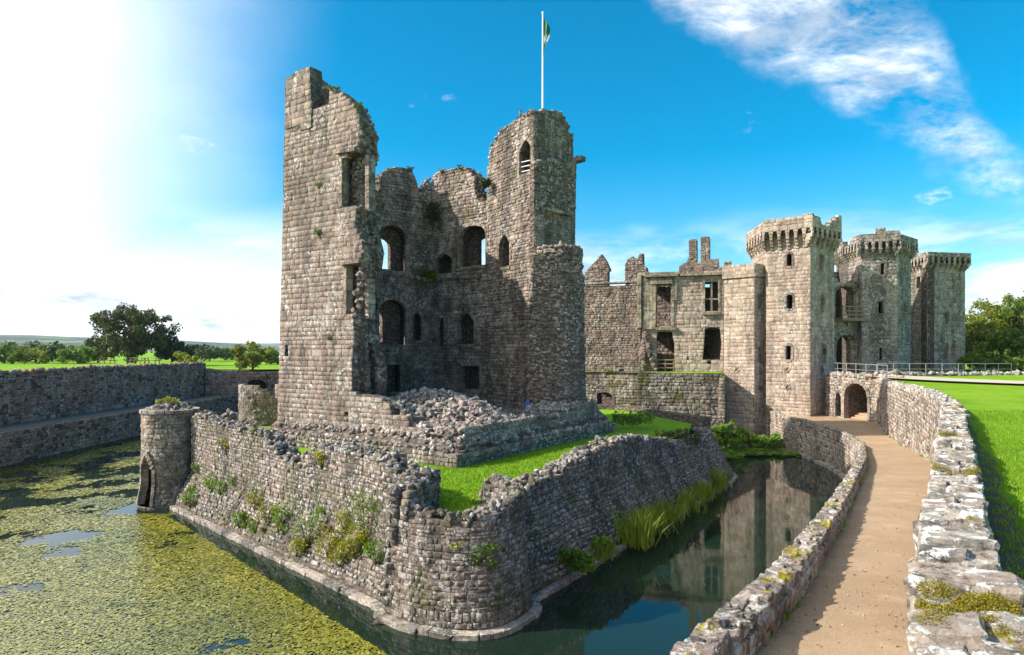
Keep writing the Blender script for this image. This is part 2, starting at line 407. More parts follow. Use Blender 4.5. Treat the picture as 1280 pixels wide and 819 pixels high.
# ------------------------------------------------------------------ materials
def mat_new(name):
    m = bpy.data.materials.new(name); m.use_nodes = True; t = NT(m.node_tree)
    return m, t, t.n['Principled BSDF']
def stone_mat(name, pal, lichen=.25, moss=.15, stain=.4, pink=.3, bump=.6, fine=14, lcol=(.60, .58, .53), mcol=(.10, .095, .012), green=0.0, rough=.92, var=1.0, odd=.3, wth=1.0):
    m, t, b = mat_new(name)
    g = t.new('ShaderNodeNewGeometry'); P = g.outputs['Position']
    rnd = t.math('FRACT', t.math('ADD', t.new('ShaderNodeObjectInfo').outputs['Random'], g.outputs['Random Per Island']))
    c = t.ramp(rnd, [(i/(len(pal)-1), p) for i, p in enumerate(pal)])
    r2 = t.math('FRACT', t.math('MULTIPLY', rnd, 7.13)); r3 = t.math('FRACT', t.math('MULTIPLY', rnd, 23.7))
    c = t.mix(1.0, c, t.ramp(r2, [(0, (1-.38*var, 1-.38*var, 1-.36*var)), (.5, (1, 1, 1)), (1, (1+.38*var, 1+.34*var, 1+.28*var))]), 'MULTIPLY')
    c = t.mix(t.math('MULTIPLY', t.smooth(r3, .86, .92), odd), c, (.36, .20, .15))     # odd red and ochre stones
    c = t.mix(t.math('MULTIPLY', t.smooth(r3, .12, .07), odd), c, (.40, .29, .15))
    big, _ = t.noise(P, .33, 4, .6)
    c = t.mix(t.math('MULTIPLY', t.smooth(big, .5, .62), pink), c, (.35, .225, .18))
    bg, _ = t.noise(t.scale(P, (1, 1, .6)), .55, 5, .65); c = t.mix(t.smooth(bg, .49, .60, 0, .55*wth), c, t.mix(.6, c, (.07, .058, .05)))
    mid, _ = t.noise(P, 1.9, 6, .66)
    c = t.mix(t.smooth(mid, .36, .54, .75*wth, 0.0), c, (.085, .072, .06))
    c = t.mix(t.smooth(mid, .54, .70, .0, .45), c, (.50, .44, .37))
    fn, _ = t.noise(P, fine, 7, .74)
    c = t.mix(t.smooth(fn, .50, .66, .0, .6), c, t.mix(.65, c, (.72, .68, .62)))
    c = t.mix(t.smooth(fn, .48, .36, .0, .85*min(1, wth+.1)), c, (.045, .038, .033))
    if stain:
        sk, _ = t.noise(t.scale(P, (.9, .9, .14)), 1.0, 6, .65)
        c = t.mix(t.math('MULTIPLY', t.smooth(sk, .48, .58), stain), c, (.055, .049, .042))
    if lichen:
        ln, _ = t.noise(P, 5.5, 8, .72); la, _ = t.noise(P, .7, 4, .6)
        lf = t.math('MULTIPLY', t.smooth(ln, .52, .58), t.smooth(la, .56-.3*lichen, .68-.3*lichen)); lf = t.math('MULTIPLY', lf, min(1, .6+lichen*.5))
        c = t.mix(lf, c, lcol)
    if green:
        gn, _ = t.noise(P, .6, 7, .7)
        c = t.mix(t.math('MULTIPLY', t.smooth(gn, .50, .60), green), c, (.085, .09, .02))
    if moss:
        nzs = t.new('ShaderNodeSeparateXYZ'); t.l.new(g.outputs['Normal'], nzs.inputs[0])
        mn, _ = t.noise(P, 1.7, 6, .7)
        mf = t.math('MULTIPLY', t.smooth(nzs.outputs[2], .35, .8), t.smooth(mn, .64-moss*.22, .70-moss*.22))
        c = t.mix(mf, c, t.mix(t.smooth(fn, .35, .65), mcol, tuple(min(1, k*2.6) for k in mcol)))
    t.put(b.inputs['Base Color'], c); b.inputs['Roughness'].default_value = rough; b.inputs['Specular IOR Level'].default_value = .2
    bp = t.new('ShaderNodeBump'); bp.inputs['Strength'].default_value = min(1, bump*1.3); bp.inputs['Distance'].default_value = .07
    b2, _ = t.noise(P, 7, 9, .74); t.l.new(b2, bp.inputs['Height']); t.l.new(bp.outputs[0], b.inputs['Normal'])
    return m
def core_mat(name, a, bcol, moss=.2, pink=.3, green=0.0):
    """mortar and small packing behind the facing stones"""
    m, t, b = mat_new(name); P = t.new('ShaderNodeNewGeometry').outputs['Position']
    v = t.new('ShaderNodeTexVoronoi'); v.feature = 'F1'; t.put(v.inputs['Vector'], t.scale(P, (1, 1, 1.6))); v.inputs['Scale'].default_value = 3.6
    n, _ = t.noise(P, 2.2, 6, .65); s = t.new('ShaderNodeSeparateColor'); t.l.new(v.outputs['Color'], s.inputs[0])
    c = t.mix(s.outputs[0], a, bcol); c = t.mix(t.smooth(n, .3, .7, .6, 0), c, tuple(k*.35 for k in a))
    big, _ = t.noise(P, .4, 3); c = t.mix(t.math('MULTIPLY', t.smooth(big, .5, .66), pink), c, (.30, .16, .115))
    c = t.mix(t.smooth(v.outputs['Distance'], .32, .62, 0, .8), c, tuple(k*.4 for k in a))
    if green: gn, _ = t.noise(P, .6, 6, .65); c = t.mix(t.math('MULTIPLY', t.smooth(gn, .5, .66), green), c, (.06, .07, .015))
    t.put(b.inputs['Base Color'], c); b.inputs['Roughness'].default_value = .95; b.inputs['Specular IOR Level'].default_value = .15
    bp = t.new('ShaderNodeBump'); bp.inputs['Strength'].default_value = .9; bp.inputs['Distance'].default_value = .12
    t.l.new(t.math('ADD', t.math('MULTIPLY', v.outputs['Distance'], -1.0), t.math('MULTIPLY', n, .6)), bp.inputs['Height']); t.l.new(bp.outputs[0], b.inputs['Normal'])
    return m
def plain_mat(name, col, rough=.7, metal=0.0, var=.25, scale=6, bump=.15):
    m, t, b = mat_new(name); P = t.new('ShaderNodeNewGeometry').outputs['Position']; n, _ = t.noise(P, scale, 5, .6)
    c = t.mix(t.smooth(n, .3, .7, var, 0), col, tuple(k*.45 for k in col)); t.put(b.inputs['Base Color'], c)
    b.inputs['Roughness'].default_value = rough; b.inputs['Metallic'].default_value = metal
    bp = t.new('ShaderNodeBump'); bp.inputs['Strength'].default_value = bump; bp.inputs['Distance'].default_value = .02; t.l.new(n, bp.inputs['Height']); t.l.new(bp.outputs[0], b.inputs['Normal'])
    return m
def leaf_mat(name, pal, transl=.3, rough=.5):
    m, t, b = mat_new(name); g = t.new('ShaderNodeNewGeometry'); oi = t.new('ShaderNodeObjectInfo').outputs['Random']
    c = t.ramp(g.outputs['Random Per Island'], [(i/(len(pal)-1), p) for i, p in enumerate(pal)])
    n, _ = t.noise(g.outputs['Position'], .5, 3); c = t.mix(t.smooth(n, .35, .65, .35, 0), c, tuple(k*.6 for k in pal[0]))
    c = t.mix(t.math('MULTIPLY', oi, .2), c, pal[-1])
    t.put(b.inputs['Base Color'], c); b.inputs['Roughness'].default_value = rough; b.inputs['Specular IOR Level'].default_value = .3
    tr = t.new('ShaderNodeBsdfTranslucent'); t.put(tr.inputs[0], c); mx = t.new('ShaderNodeMixShader'); mx.inputs[0].default_value = transl
    t.l.new(b.outputs[0], mx.inputs[1]); t.l.new(tr.outputs[0], mx.inputs[2]); t.l.new(mx.outputs[0], t.n['Material Output'].inputs[0])
    return m
M = {}
M['ashlar'] = stone_mat('tower_ashlar', [(0.196, 0.146, 0.116), (0.312, 0.244, 0.196), (0.251, 0.178, 0.144), (0.353, 0.284, 0.236), (0.278, 0.217, 0.178), (0.332, 0.233, 0.189)], lichen=.35, moss=.12, stain=.45, pink=.3, bump=.55, var=.6, wth=.75)
M['inner'] = stone_mat('inner_wall_stone', [(0.226, 0.168, 0.132), (0.354, 0.28, 0.225), (0.279, 0.197, 0.159), (0.413, 0.335, 0.274), (0.318, 0.249, 0.199)], lichen=.4, moss=.1, stain=.55, pink=.4, green=.4)
M['rubble'] = stone_mat('rubble_stone', [(0.133, 0.097, 0.079), (0.245, 0.197, 0.164), (0.186, 0.131, 0.109), (0.3, 0.252, 0.213), (0.202, 0.158, 0.132)], lichen=.55, moss=.3, stain=.3, pink=.4)
M['apron'] = stone_mat('apron_stone', [(0.126, 0.099, 0.084), (0.222, 0.182, 0.151), (0.159, 0.12, 0.097), (0.258, 0.217, 0.183), (0.188, 0.153, 0.127)], lichen=.7, moss=.2, stain=.75, pink=.2, green=.45, lcol=(.47, .46, .44))
M['corestone'] = stone_mat('torn_core_stone', [(0.161, 0.114, 0.089), (0.293, 0.225, 0.181), (0.225, 0.156, 0.124), (0.362, 0.291, 0.237), (0.259, 0.19, 0.152)], lichen=.4, moss=.1, stain=.4, pink=.45)
M['kerb'] = stone_mat('kerb_stone', [(.30, .265, .225), (.38, .34, .29), (.34, .29, .25)], lichen=.4, moss=.05, stain=.4, pink=.15)
M['dressed'] = stone_mat('dressed_stone', [(0.241, 0.187, 0.139), (0.345, 0.273, 0.206), (0.293, 0.229, 0.176)], lichen=.3, moss=.1, stain=.5, pink=.25)
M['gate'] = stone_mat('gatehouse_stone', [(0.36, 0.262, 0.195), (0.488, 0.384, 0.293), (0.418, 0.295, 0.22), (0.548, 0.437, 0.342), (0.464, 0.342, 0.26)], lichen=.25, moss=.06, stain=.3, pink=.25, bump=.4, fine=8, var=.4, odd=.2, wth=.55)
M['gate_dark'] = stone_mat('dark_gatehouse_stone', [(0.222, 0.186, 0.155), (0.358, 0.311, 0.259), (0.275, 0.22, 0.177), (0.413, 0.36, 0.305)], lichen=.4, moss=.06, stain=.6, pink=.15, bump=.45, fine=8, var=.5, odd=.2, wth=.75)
M['buff'] = stone_mat('buff_dressed_stone', [(.36, .30, .20), (.42, .355, .24), (.33, .27, .18)], lichen=.1, moss=.05, stain=.45, pink=.0)
M['curtain'] = stone_mat('curtain_stone', [(0.167, 0.114, 0.088), (0.264, 0.194, 0.15), (0.211, 0.136, 0.101), (0.246, 0.194, 0.154)], lichen=.25, moss=.1, stain=.4, pink=.45)
M['terrace'] = stone_mat('terrace_wall_stone', [(.29, .24, .17), (.37, .31, .225), (.25, .21, .145)], lichen=.25, moss=.1, stain=.7, pink=.1, green=.85, var=.5, odd=.15)
M['moatw'] = stone_mat('moat_wall_stone', [(0.291, 0.145, 0.099), (0.414, 0.242, 0.176), (0.347, 0.179, 0.131), (0.482, 0.301, 0.225)], lichen=.35, moss=.1, stain=.3, pink=.7, wth=.6)
M['cap'] = stone_mat('lichen_capstone', [(.34, .28, .22), (.42, .37, .31), (.30, .24, .20), (.40, .33, .27)], lichen=1.5, moss=.2, stain=.1, pink=.1, bump=.9, fine=10, lcol=(.76, .75, .69), mcol=(.15, .13, .012))
M['redwall'] = stone_mat('reddish_wall_stone', [(.30, .22, .175), (.44, .36, .29), (.38, .235, .17), (.48, .41, .34), (.36, .29, .23)], lichen=.6, moss=.12, stain=.4, pink=.65, green=.25)
M['para'] = stone_mat('mossy_parapet_stone', [(.22, .17, .14), (.33, .28, .24), (.26, .20, .17), (.36, .31, .27)], lichen=.6, moss=.5, stain=.2, pink=.2, mcol=(.16, .13, .01))
M['core'] = core_mat('wall_core', (.20, .165, .135), (.28, .225, .185), green=.2)
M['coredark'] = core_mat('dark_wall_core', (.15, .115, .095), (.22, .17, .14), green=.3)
M['corered'] = core_mat('red_wall_core', (.20, .13, .10), (.27, .20, .165))
M['plaster'] = core_mat('old_plaster', (.25, .17, .14), (.29, .21, .175), pink=.5)
def leafpal(d, l): return [d, tuple((a+b)/2 for a, b in zip(d, l)), l]
M['oak'] = leaf_mat('oak_leaves', leafpal((.035, .05, .012), (.13, .135, .03)))
M['wood_leaf'] = leaf_mat('wood_leaves', leafpal((.10, .15, .015), (.34, .36, .04)), .45)
M['bush'] = leaf_mat('bush_leaves', leafpal((.06, .13, .014), (.22, .33, .035)), .45)
M['dusk'] = leaf_mat('far_leaves', leafpal((.04, .065, .02), (.10, .14, .04)))
M['lime'] = leaf_mat('yellow_green_leaves', leafpal((.22, .24, .015), (.42, .40, .03)), .4)
M['bright'] = leaf_mat('bright_leaves', leafpal((.09, .20, .015), (.26, .42, .04)), .4)
M['dry'] = leaf_mat('dry_stems', leafpal((.16, .13, .03), (.34, .27, .08)))
M['reed'] = leaf_mat('reed_blades', leafpal((.14, .22, .012), (.36, .42, .04)), .4)
M['grassb'] = leaf_mat('lawn_blades', leafpal((.12, .26, .008), (.26, .42, .02)), .35)
M['bark'] = plain_mat('bark', (.09, .065, .045), .9, 0, .5, 5, .6)
M['steel'] = plain_mat('galvanised_steel', (.42, .42, .41), .45, .6, .2)
M['wood'] = plain_mat('weathered_wood', (.28, .20, .13), .8, 0, .3)
M['white'] = plain_mat('white_paint', (.8, .8, .78), .35, 0, .05)
M['iron'] = plain_mat('dark_iron', (.05, .05, .05), .5, .5, .2)

def lawn_mat():
    m, t, b = mat_new('lawn_grass'); P = t.new('ShaderNodeNewGeometry').outputs['Position']
    a, _ = t.noise(P, .22, 5, .6); f, _ = t.noise(P, 5.5, 6, .7); e, _ = t.noise(t.scale(P, (1, 1, 1)), 45, 3, .7)
    c = t.mix(t.smooth(a, .3, .7), (.15, .31, .008), (.24, .40, .014)); p2, _ = t.noise(P, .9, 6, .7); c = t.mix(t.smooth(p2, .52, .64, 0, .45), c, (.27, .36, .05)); c = t.mix(t.smooth(p2, .47, .36, 0, .5), c, (.09, .23, .012)); c = t.mix(t.smooth(f, .5, .3, 0, .6), c, (.10, .22, .008))
    c = t.mix(t.smooth(e, .5, .75, 0, .5), c, (.22, .32, .03)); t.put(b.inputs['Base Color'], c); b.inputs['Roughness'].default_value = .9; b.inputs['Specular IOR Level'].default_value = .1
    bp = t.new('ShaderNodeBump'); bp.inputs['Strength'].default_value = .8; bp.inputs['Distance'].default_value = .05; t.l.new(t.math('ADD', e, f), bp.inputs['Height']); t.l.new(bp.outputs[0], b.inputs['Normal'])
    return m
M['lawn'] = lawn_mat()
def path_mat():
    m, t, b = mat_new('sandy_path'); P = t.new('ShaderNodeNewGeometry').outputs['Position']
    a, _ = t.noise(P, .45, 5, .6); f, _ = t.noise(P, 3.0, 6, .65); e, _ = t.noise(P, 70, 4, .75)
    c = t.mix(t.smooth(a, .35, .65), (.36, .245, .15), (.43, .30, .19)); c = t.mix(t.smooth(f, .55, .75, 0, .5), c, (.34, .225, .13))
    g2, _ = t.noise(P, 24, 5, .75); c = t.mix(t.smooth(g2, .54, .64, 0, .35), c, (.30, .20, .115)); w2, _ = t.noise(P, 1.1, 6, .7); c = t.mix(t.smooth(w2, .52, .64, 0, .35), c, (.58, .43, .28)); c = t.mix(t.smooth(w2, .46, .36, 0, .4), c, (.33, .22, .13))
    c = t.mix(t.smooth(e, .53, .66, 0, .6), c, (.66, .52, .38)); c = t.mix(t.smooth(e, .45, .34, 0, .7), c, (.18, .12, .075))
    t.put(b.inputs['Base Color'], c); b.inputs['Roughness'].default_value = .95; b.inputs['Specular IOR Level'].default_value = .1
    bp = t.new('ShaderNodeBump'); bp.inputs['Strength'].default_value = .6; bp.inputs['Distance'].default_value = .025; t.l.new(t.math('ADD', e, t.math('MULTIPLY', f, 1.5)), bp.inputs['Height']); t.l.new(bp.outputs[0], b.inputs['Normal'])
    return m
M['path'] = path_mat()
M['drive'] = plain_mat('pale_gravel', (.55, .47, .36), .95, 0, .3, 9, .4)
M['soil'] = plain_mat('bare_soil', (.085, .06, .04), .95, 0, .6, 7, .8)
def water_mat():
    m, t, b = mat_new('moat_water'); P = t.new('ShaderNodeNewGeometry').outputs['Position']
    b.inputs['Base Color'].default_value = (.010, .022, .014, 1); b.inputs['Roughness'].default_value = .03; b.inputs['IOR'].default_value = 1.4
    n, _ = t.noise(t.scale(P, (1, 1, 1)), 1.6, 4, .6); bp = t.new('ShaderNodeBump'); bp.inputs['Strength'].default_value = .06; bp.inputs['Distance'].default_value = .03
    t.l.new(n, bp.inputs['Height']); t.l.new(bp.outputs[0], b.inputs['Normal']); return m
M['water'] = water_mat()
def weed_mat():
    m, t, b = mat_new('pondweed'); g = t.new('ShaderNodeNewGeometry')
    c = t.ramp(g.outputs['Random Per Island'], [(0, (.12, .12, .008)), (.3, (.20, .19, .012)), (.7, (.29, .27, .02)), (1, (.42, .40, .10))])
    a, _ = t.noise(g.outputs['Position'], .18, 4); c = t.mix(t.smooth(a, .4, .65, 0, .5), c, (.07, .10, .012))
    t.put(b.inputs['Base Color'], c); b.inputs['Roughness'].default_value = .22; b.inputs['Specular IOR Level'].default_value = 1.0; return m
M['weed'] = weed_mat()
def hill_mat():
    m, t, b = mat_new('hill_fields'); P = t.new('ShaderNodeNewGeometry').outputs['Position']
    v = t.new('ShaderNodeTexVoronoi'); t.put(v.inputs['Vector'], P); v.inputs['Scale'].default_value = .006; s = t.new('ShaderNodeSeparateColor'); t.l.new(v.outputs['Color'], s.inputs[0])
    c = t.ramp(s.outputs[0], [(0, (.03, .05, .02)), (.35, (.10, .16, .04)), (.6, (.15, .19, .06)), (.8, (.04, .06, .025)), (1, (.2, .19, .09))], 'CONSTANT')
    v2 = t.new('ShaderNodeTexVoronoi'); v2.feature = 'DISTANCE_TO_EDGE'; t.put(v2.inputs['Vector'], P); v2.inputs['Scale'].default_value = .006
    c = t.mix(t.smooth(v2.outputs['Distance'], .03, .07, 1, 0), c, (.02, .035, .015)); n, _ = t.noise(P, .02, 4); c = t.mix(t.smooth(n, .5, .6), c, (.022, .04, .018))
    t.put(b.inputs['Base Color'], c); b.inputs['Roughness'].default_value = 1; return m
M['hill'] = hill_mat()

# ================================================================== SETTING
ZG = 3.3                                   # grass court inside the apron wall
pathdrop = lerp_tab([(-30, 1.0), (-8, 1.9), (0, 2.1), (40, 6.0), (45, 6.08), (60, 6.0)])
PATH = [(-14, -11.5, -9.7), (-6, -5.8, -4.2), (0, -1.7, -.1), (3, .35, 1.9), (5.5, 2.05, 3.5), (7.5, 3.41, 4.9), (11.7, 6.0, 7.8), (16.6, 8.9, 11.15),
        (20, 10.9, 13.5), (26, 14.4, 17.2), (33, 18.2, 20.9), (38, 20.9, 23.5), (43, 22.9, 25.7), (47, 23.9, 27.5), (51, 24.3, 29.4), (53.5, 24.4, 30.5)]
PL = smooth_path([(l, y) for y, l, r in PATH], 6); PR = smooth_path([(r, y) for y, l, r in PATH], 6)
def zpath(y): return CAMZ-pathdrop(y)
walltop = lerp_tab([(-14, 7.25), (12, 7.0), (30, 6.75), (45, 6.4), (60, 6.35)])
def build_path():
    V, f = [], []; n = 9
    for a, b in zip(PL, PR):
        for k in range(n):
            t = k/(n-1); p = a.lerp(b, t); V.append((p.x, p.y, zpath(p.y)+.03*math.sin(t*math.pi)+.015*nz(p.x, p.y, 0, 1.3)))
    m = len(PL)
    for i in range(m-1):
        for k in range(n-1): f.append((i*n+k, i*n+k+1, (i+1)*n+k+1, (i+1)*n+k))
    k = len(V); z = zpath(53.5)
    ends = [(i*0+(m-1)*n+j) for j in range(n)]
    V += [(36, 53.6, z), (36, 59.5, z), (29, 59.5, z), (24.4, 59.5, z)]
    f.append(tuple(ends+[k, k+1, k+2, k+3]))
    o = mesh_py('path', V, f, M['path'], None, 'structure', True); return o
build_path()
# moat water
mesh_py('water', [(-38, -40, 0), (36, -40, 0), (36, 100, 0), (-38, 100, 0)], [(0, 1, 2, 3)], M['water'], None, 'structure')
# ground sheet with the moat cut out of it
def build_ground():
    rw = [(p.x+.30, p.y, min(6.34, walltop(p.y)-.08) if p.y > 36 else (walltop(p.y)-.42)*(1-max(0, (p.y-20)/16))+6.34*max(0, (p.y-20)/16)) for p in PR if p.y > -13]
    hole = [(-41.0, -40, 6.95), (-41.0, 84.3, 6.8), (-40.2, 84.7, 6.15), (-20.2, 91.9, 6.05), (0, 92.4, 6.1), (4.6, 68.5, 6.6), (12.6, 65.5, 6.6), (22.2, 62.5, 6.6), (25, 63.5, 6.5), (28.2, 64, 6.45), (31.3, 60, 6.35), (31.0, 53.6, 6.25)]
    hole += [r for r in reversed(rw)]+[(-22, -40, 7.0)]
    outer = [(-9000, -3000, 6.9), (9000, -3000, 6.9), (9000, 9000, 6.0), (-9000, 9000, 6.0)]
    mid = []
    loops = [outer, hole]; flat = outer+hole
    tr = tessellate_polygon([[Vector((p[0], p[1], 0)) for p in l] for l in loops])
    mesh_py('ground', flat, [tuple(t) for t in tr], M['lawn'], None, 'structure')
build_ground()
# strip of bare soil along the outer foot of the boundary wall
CRo = Curve(PR, 1)
def soil():
    V, f = [], []; pts = [p for p in PR if 0 < p.y < 36]
    for i, p in enumerate(pts):
        t = (pts[min(i+1, len(pts)-1)]-pts[max(i-1, 0)]).normalized(); n = Vector((t.y, -t.x)); z = ((walltop(p.y)-.42)*(1-max(0, (p.y-20)/16))+6.34*max(0, (p.y-20)/16))+.012
        w = .95+.18*nz(p.y, 3, 0, 1.1)-.012*p.y
        for d in (.28, w): q = p+n*d; V.append((q.x, q.y, z))
    for i in range(len(pts)-1): f.append((2*i, 2*i+1, 2*i+3, 2*i+2))
    mesh_py('soil_strip', V, f, M['soil'], None, 'structure')
soil()
# gravel drive to the gate
def drive():
    c = smooth_path([(31.4, 67), (31.9, 60), (32.6, 54), (33.4, 48.5), (36.5, 43), (44, 35), (62, 22), (95, 2)], 6); V, f = [], []
    for i, p in enumerate(c):
        t = (c[min(i+1, len(c)-1)]-c[max(i-1, 0)]).normalized(); n = Vector((t.y, -t.x)); w = min(2.4, .6+.35*i) if i > 6 else .9+.1*i
        for s in (-1, 1): q = p+n*w*s; V.append((q.x, q.y, 6.48+.25*min(1, max(0, (42-q.y)/20))))
    for i in range(len(c)-1): f.append((2*i, 2*i+1, 2*i+3, 2*i+2))
    mesh_py('gravel_drive', V, f, M['drive'], None, 'structure')
drive()
# terrace ledge along the far bank
mesh_py('terrace_ledge', [(-41, -40, 2.7), (-37.1, -40, 2.7), (-37.1, 86, 2.7), (-30, 86, 2.7), (-30, 90, 2.7), (-41, 90, 2.7)], [(0, 1, 2, 3, 4, 5)], plain_mat('ledge_earth', (.20, .16, .12), .95, 0, .4, 2, .4), None, 'structure')
# inner grass court
mesh_py('grass_court', [(x, y, ZG) for x, y in [(-17.2, 36.4), (-3.1, 22.7), (-2.7, 20.6), (-.9, 20.5), (-.6, 21.4), (-1.5, 22.6), (11.5, 41.7), (13.2, 47), (10, 58), (-4, 63), (-20, 55), (-21, 46), (-20.4, 38)]], [tuple(range(13))], M['lawn'], None, 'structure')
# hills
def hill(name, x0, x1, y0, y1, hf, nx=90, ny=10):
    V, f = [], []
    for j in range(ny+1):
        for i in range(nx+1):
            x = x0+(x1-x0)*i/nx; t = j/ny; y = y0+(y1-y0)*t; V.append((x, y, -2+hf(x)*math.sin(min(1, t*1.6)*math.pi/2)*(1+.12*nz(x, y, 0, .004))))
    for j in range(ny):
        for i in range(nx): a = j*(nx+1)+i; f.append((a, a+1, a+nx+2, a+nx+1))
    mesh_py(name, V, f, M['hill'], None, 'structure', True)
hill('hill', -3200, 400, 900, 2300, lerp_tab([(-3200, 60), (-1500, 54), (-1250, 50), (-1000, 36), (-700, 16), (-400, 4), (400, 2)]))
hill('far_hill', -7000, 7000, 4200, 7500, lambda x: 72+14*nz(x, 1, 0, .0006)+6*nz(x, 9, 0, .003))

# ================================================================== OUTER MOAT WALLS (left bank)
def moat_walls():
    r = root('moat_retaining_wall', (-37, 60, 0), 'long dark stone wall rising from the weedy moat, lower tier below the ledge', 'wall')
    C = Curve([(-37, -40), (-37, 86)], 1)
    loft('wall', C, lambda u: [(0, -.5), (0, 2.66), (-.6, 2.72), (-.6, -.5)], M['coredark'], r, du=6)
    S = lay(C, lambda v: [(80, 126)], .25, 2.72, ch=(.2, .32), cl=(.3, .75), kind='rough', proud=(-.01, .06), gap=.02)
    emit(S, M['moatw'], r, 120)
    k = [st('block', (-36.85, -40+i*1.5+.75, .1), Vector((0, 1.48, 0)), Vector((.4, 0, 0)), Vector((0, 0, .3))) for i in range(78, 126*10//15)]
    emit(k, M['kerb'], r, 60, 'kerb_stone')
    r = root('moat_retaining_wall', (-40.5, 60, 2.7), 'tall purplish stone wall with lawn above it, upper tier behind the ledge', 'wall')
    C = Curve([(-40.5, -40), (-40.5, 84)], 1)
    loft('wall', C, lambda u: [(0, 2), (0, 6.9), (-.5, 6.98), (-.5, 2)], M['coredark'], r, du=6)
    S = lay(C, lambda v: [(84, 124)], 2.7, 6.95, ch=(.2, .34), cl=(.3, .8), kind='rough', proud=(-.01, .07), gap=.02)
    for i in range(260): S.append(rand_stone((-40.6+random.uniform(-.25, .15), random.uniform(46, 84), 6.98+random.uniform(-.04, .06)), random.uniform(.2, .42)))
    emit(S, M['moatw'], r, 200)
    r = root('moat_cross_wall', (-34, 87, 0), 'distant moat wall with a low dark arch, beside the small tree', 'wall')
    W = Wall((-40.4, 84.2), (-20, 91.5))
    top = W.px([(236, 462), (262, 461.5), (290, 463), (318, 464), (345, 464.5), (372, 465), (410, 466)])
    o = [(0, -.4), (W.L, -.4)]+[(min(u, W.L), v) for u, v in reversed(top)]+[(0, 7.0)]
    h = parch(W, 306, 334, 500, 483, 474)
    panel('wall', W, o, [h], 1.0, M['coredark'], r)
    emit(lay_poly(W, o, [h], ch=(.25, .4), cl=(.4, .9), kind='rough', proud=(0, .06)), M['moatw'], r, 60)
    emit(surround(W, h, .35, .5, .08, .5), M['dressed'], r, 30, 'arch_stone')
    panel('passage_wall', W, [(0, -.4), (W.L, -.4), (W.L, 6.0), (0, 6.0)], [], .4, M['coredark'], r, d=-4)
    C = Curve([(-20, 91.5), (0, 92), (4.8, 69)], 1); loft('rear_wall', C, lambda u: [(0, -.5), (0, 6.3), (-.8, 6.3), (-.8, -.5)], M['coredark'], r, du=3)
moat_walls()

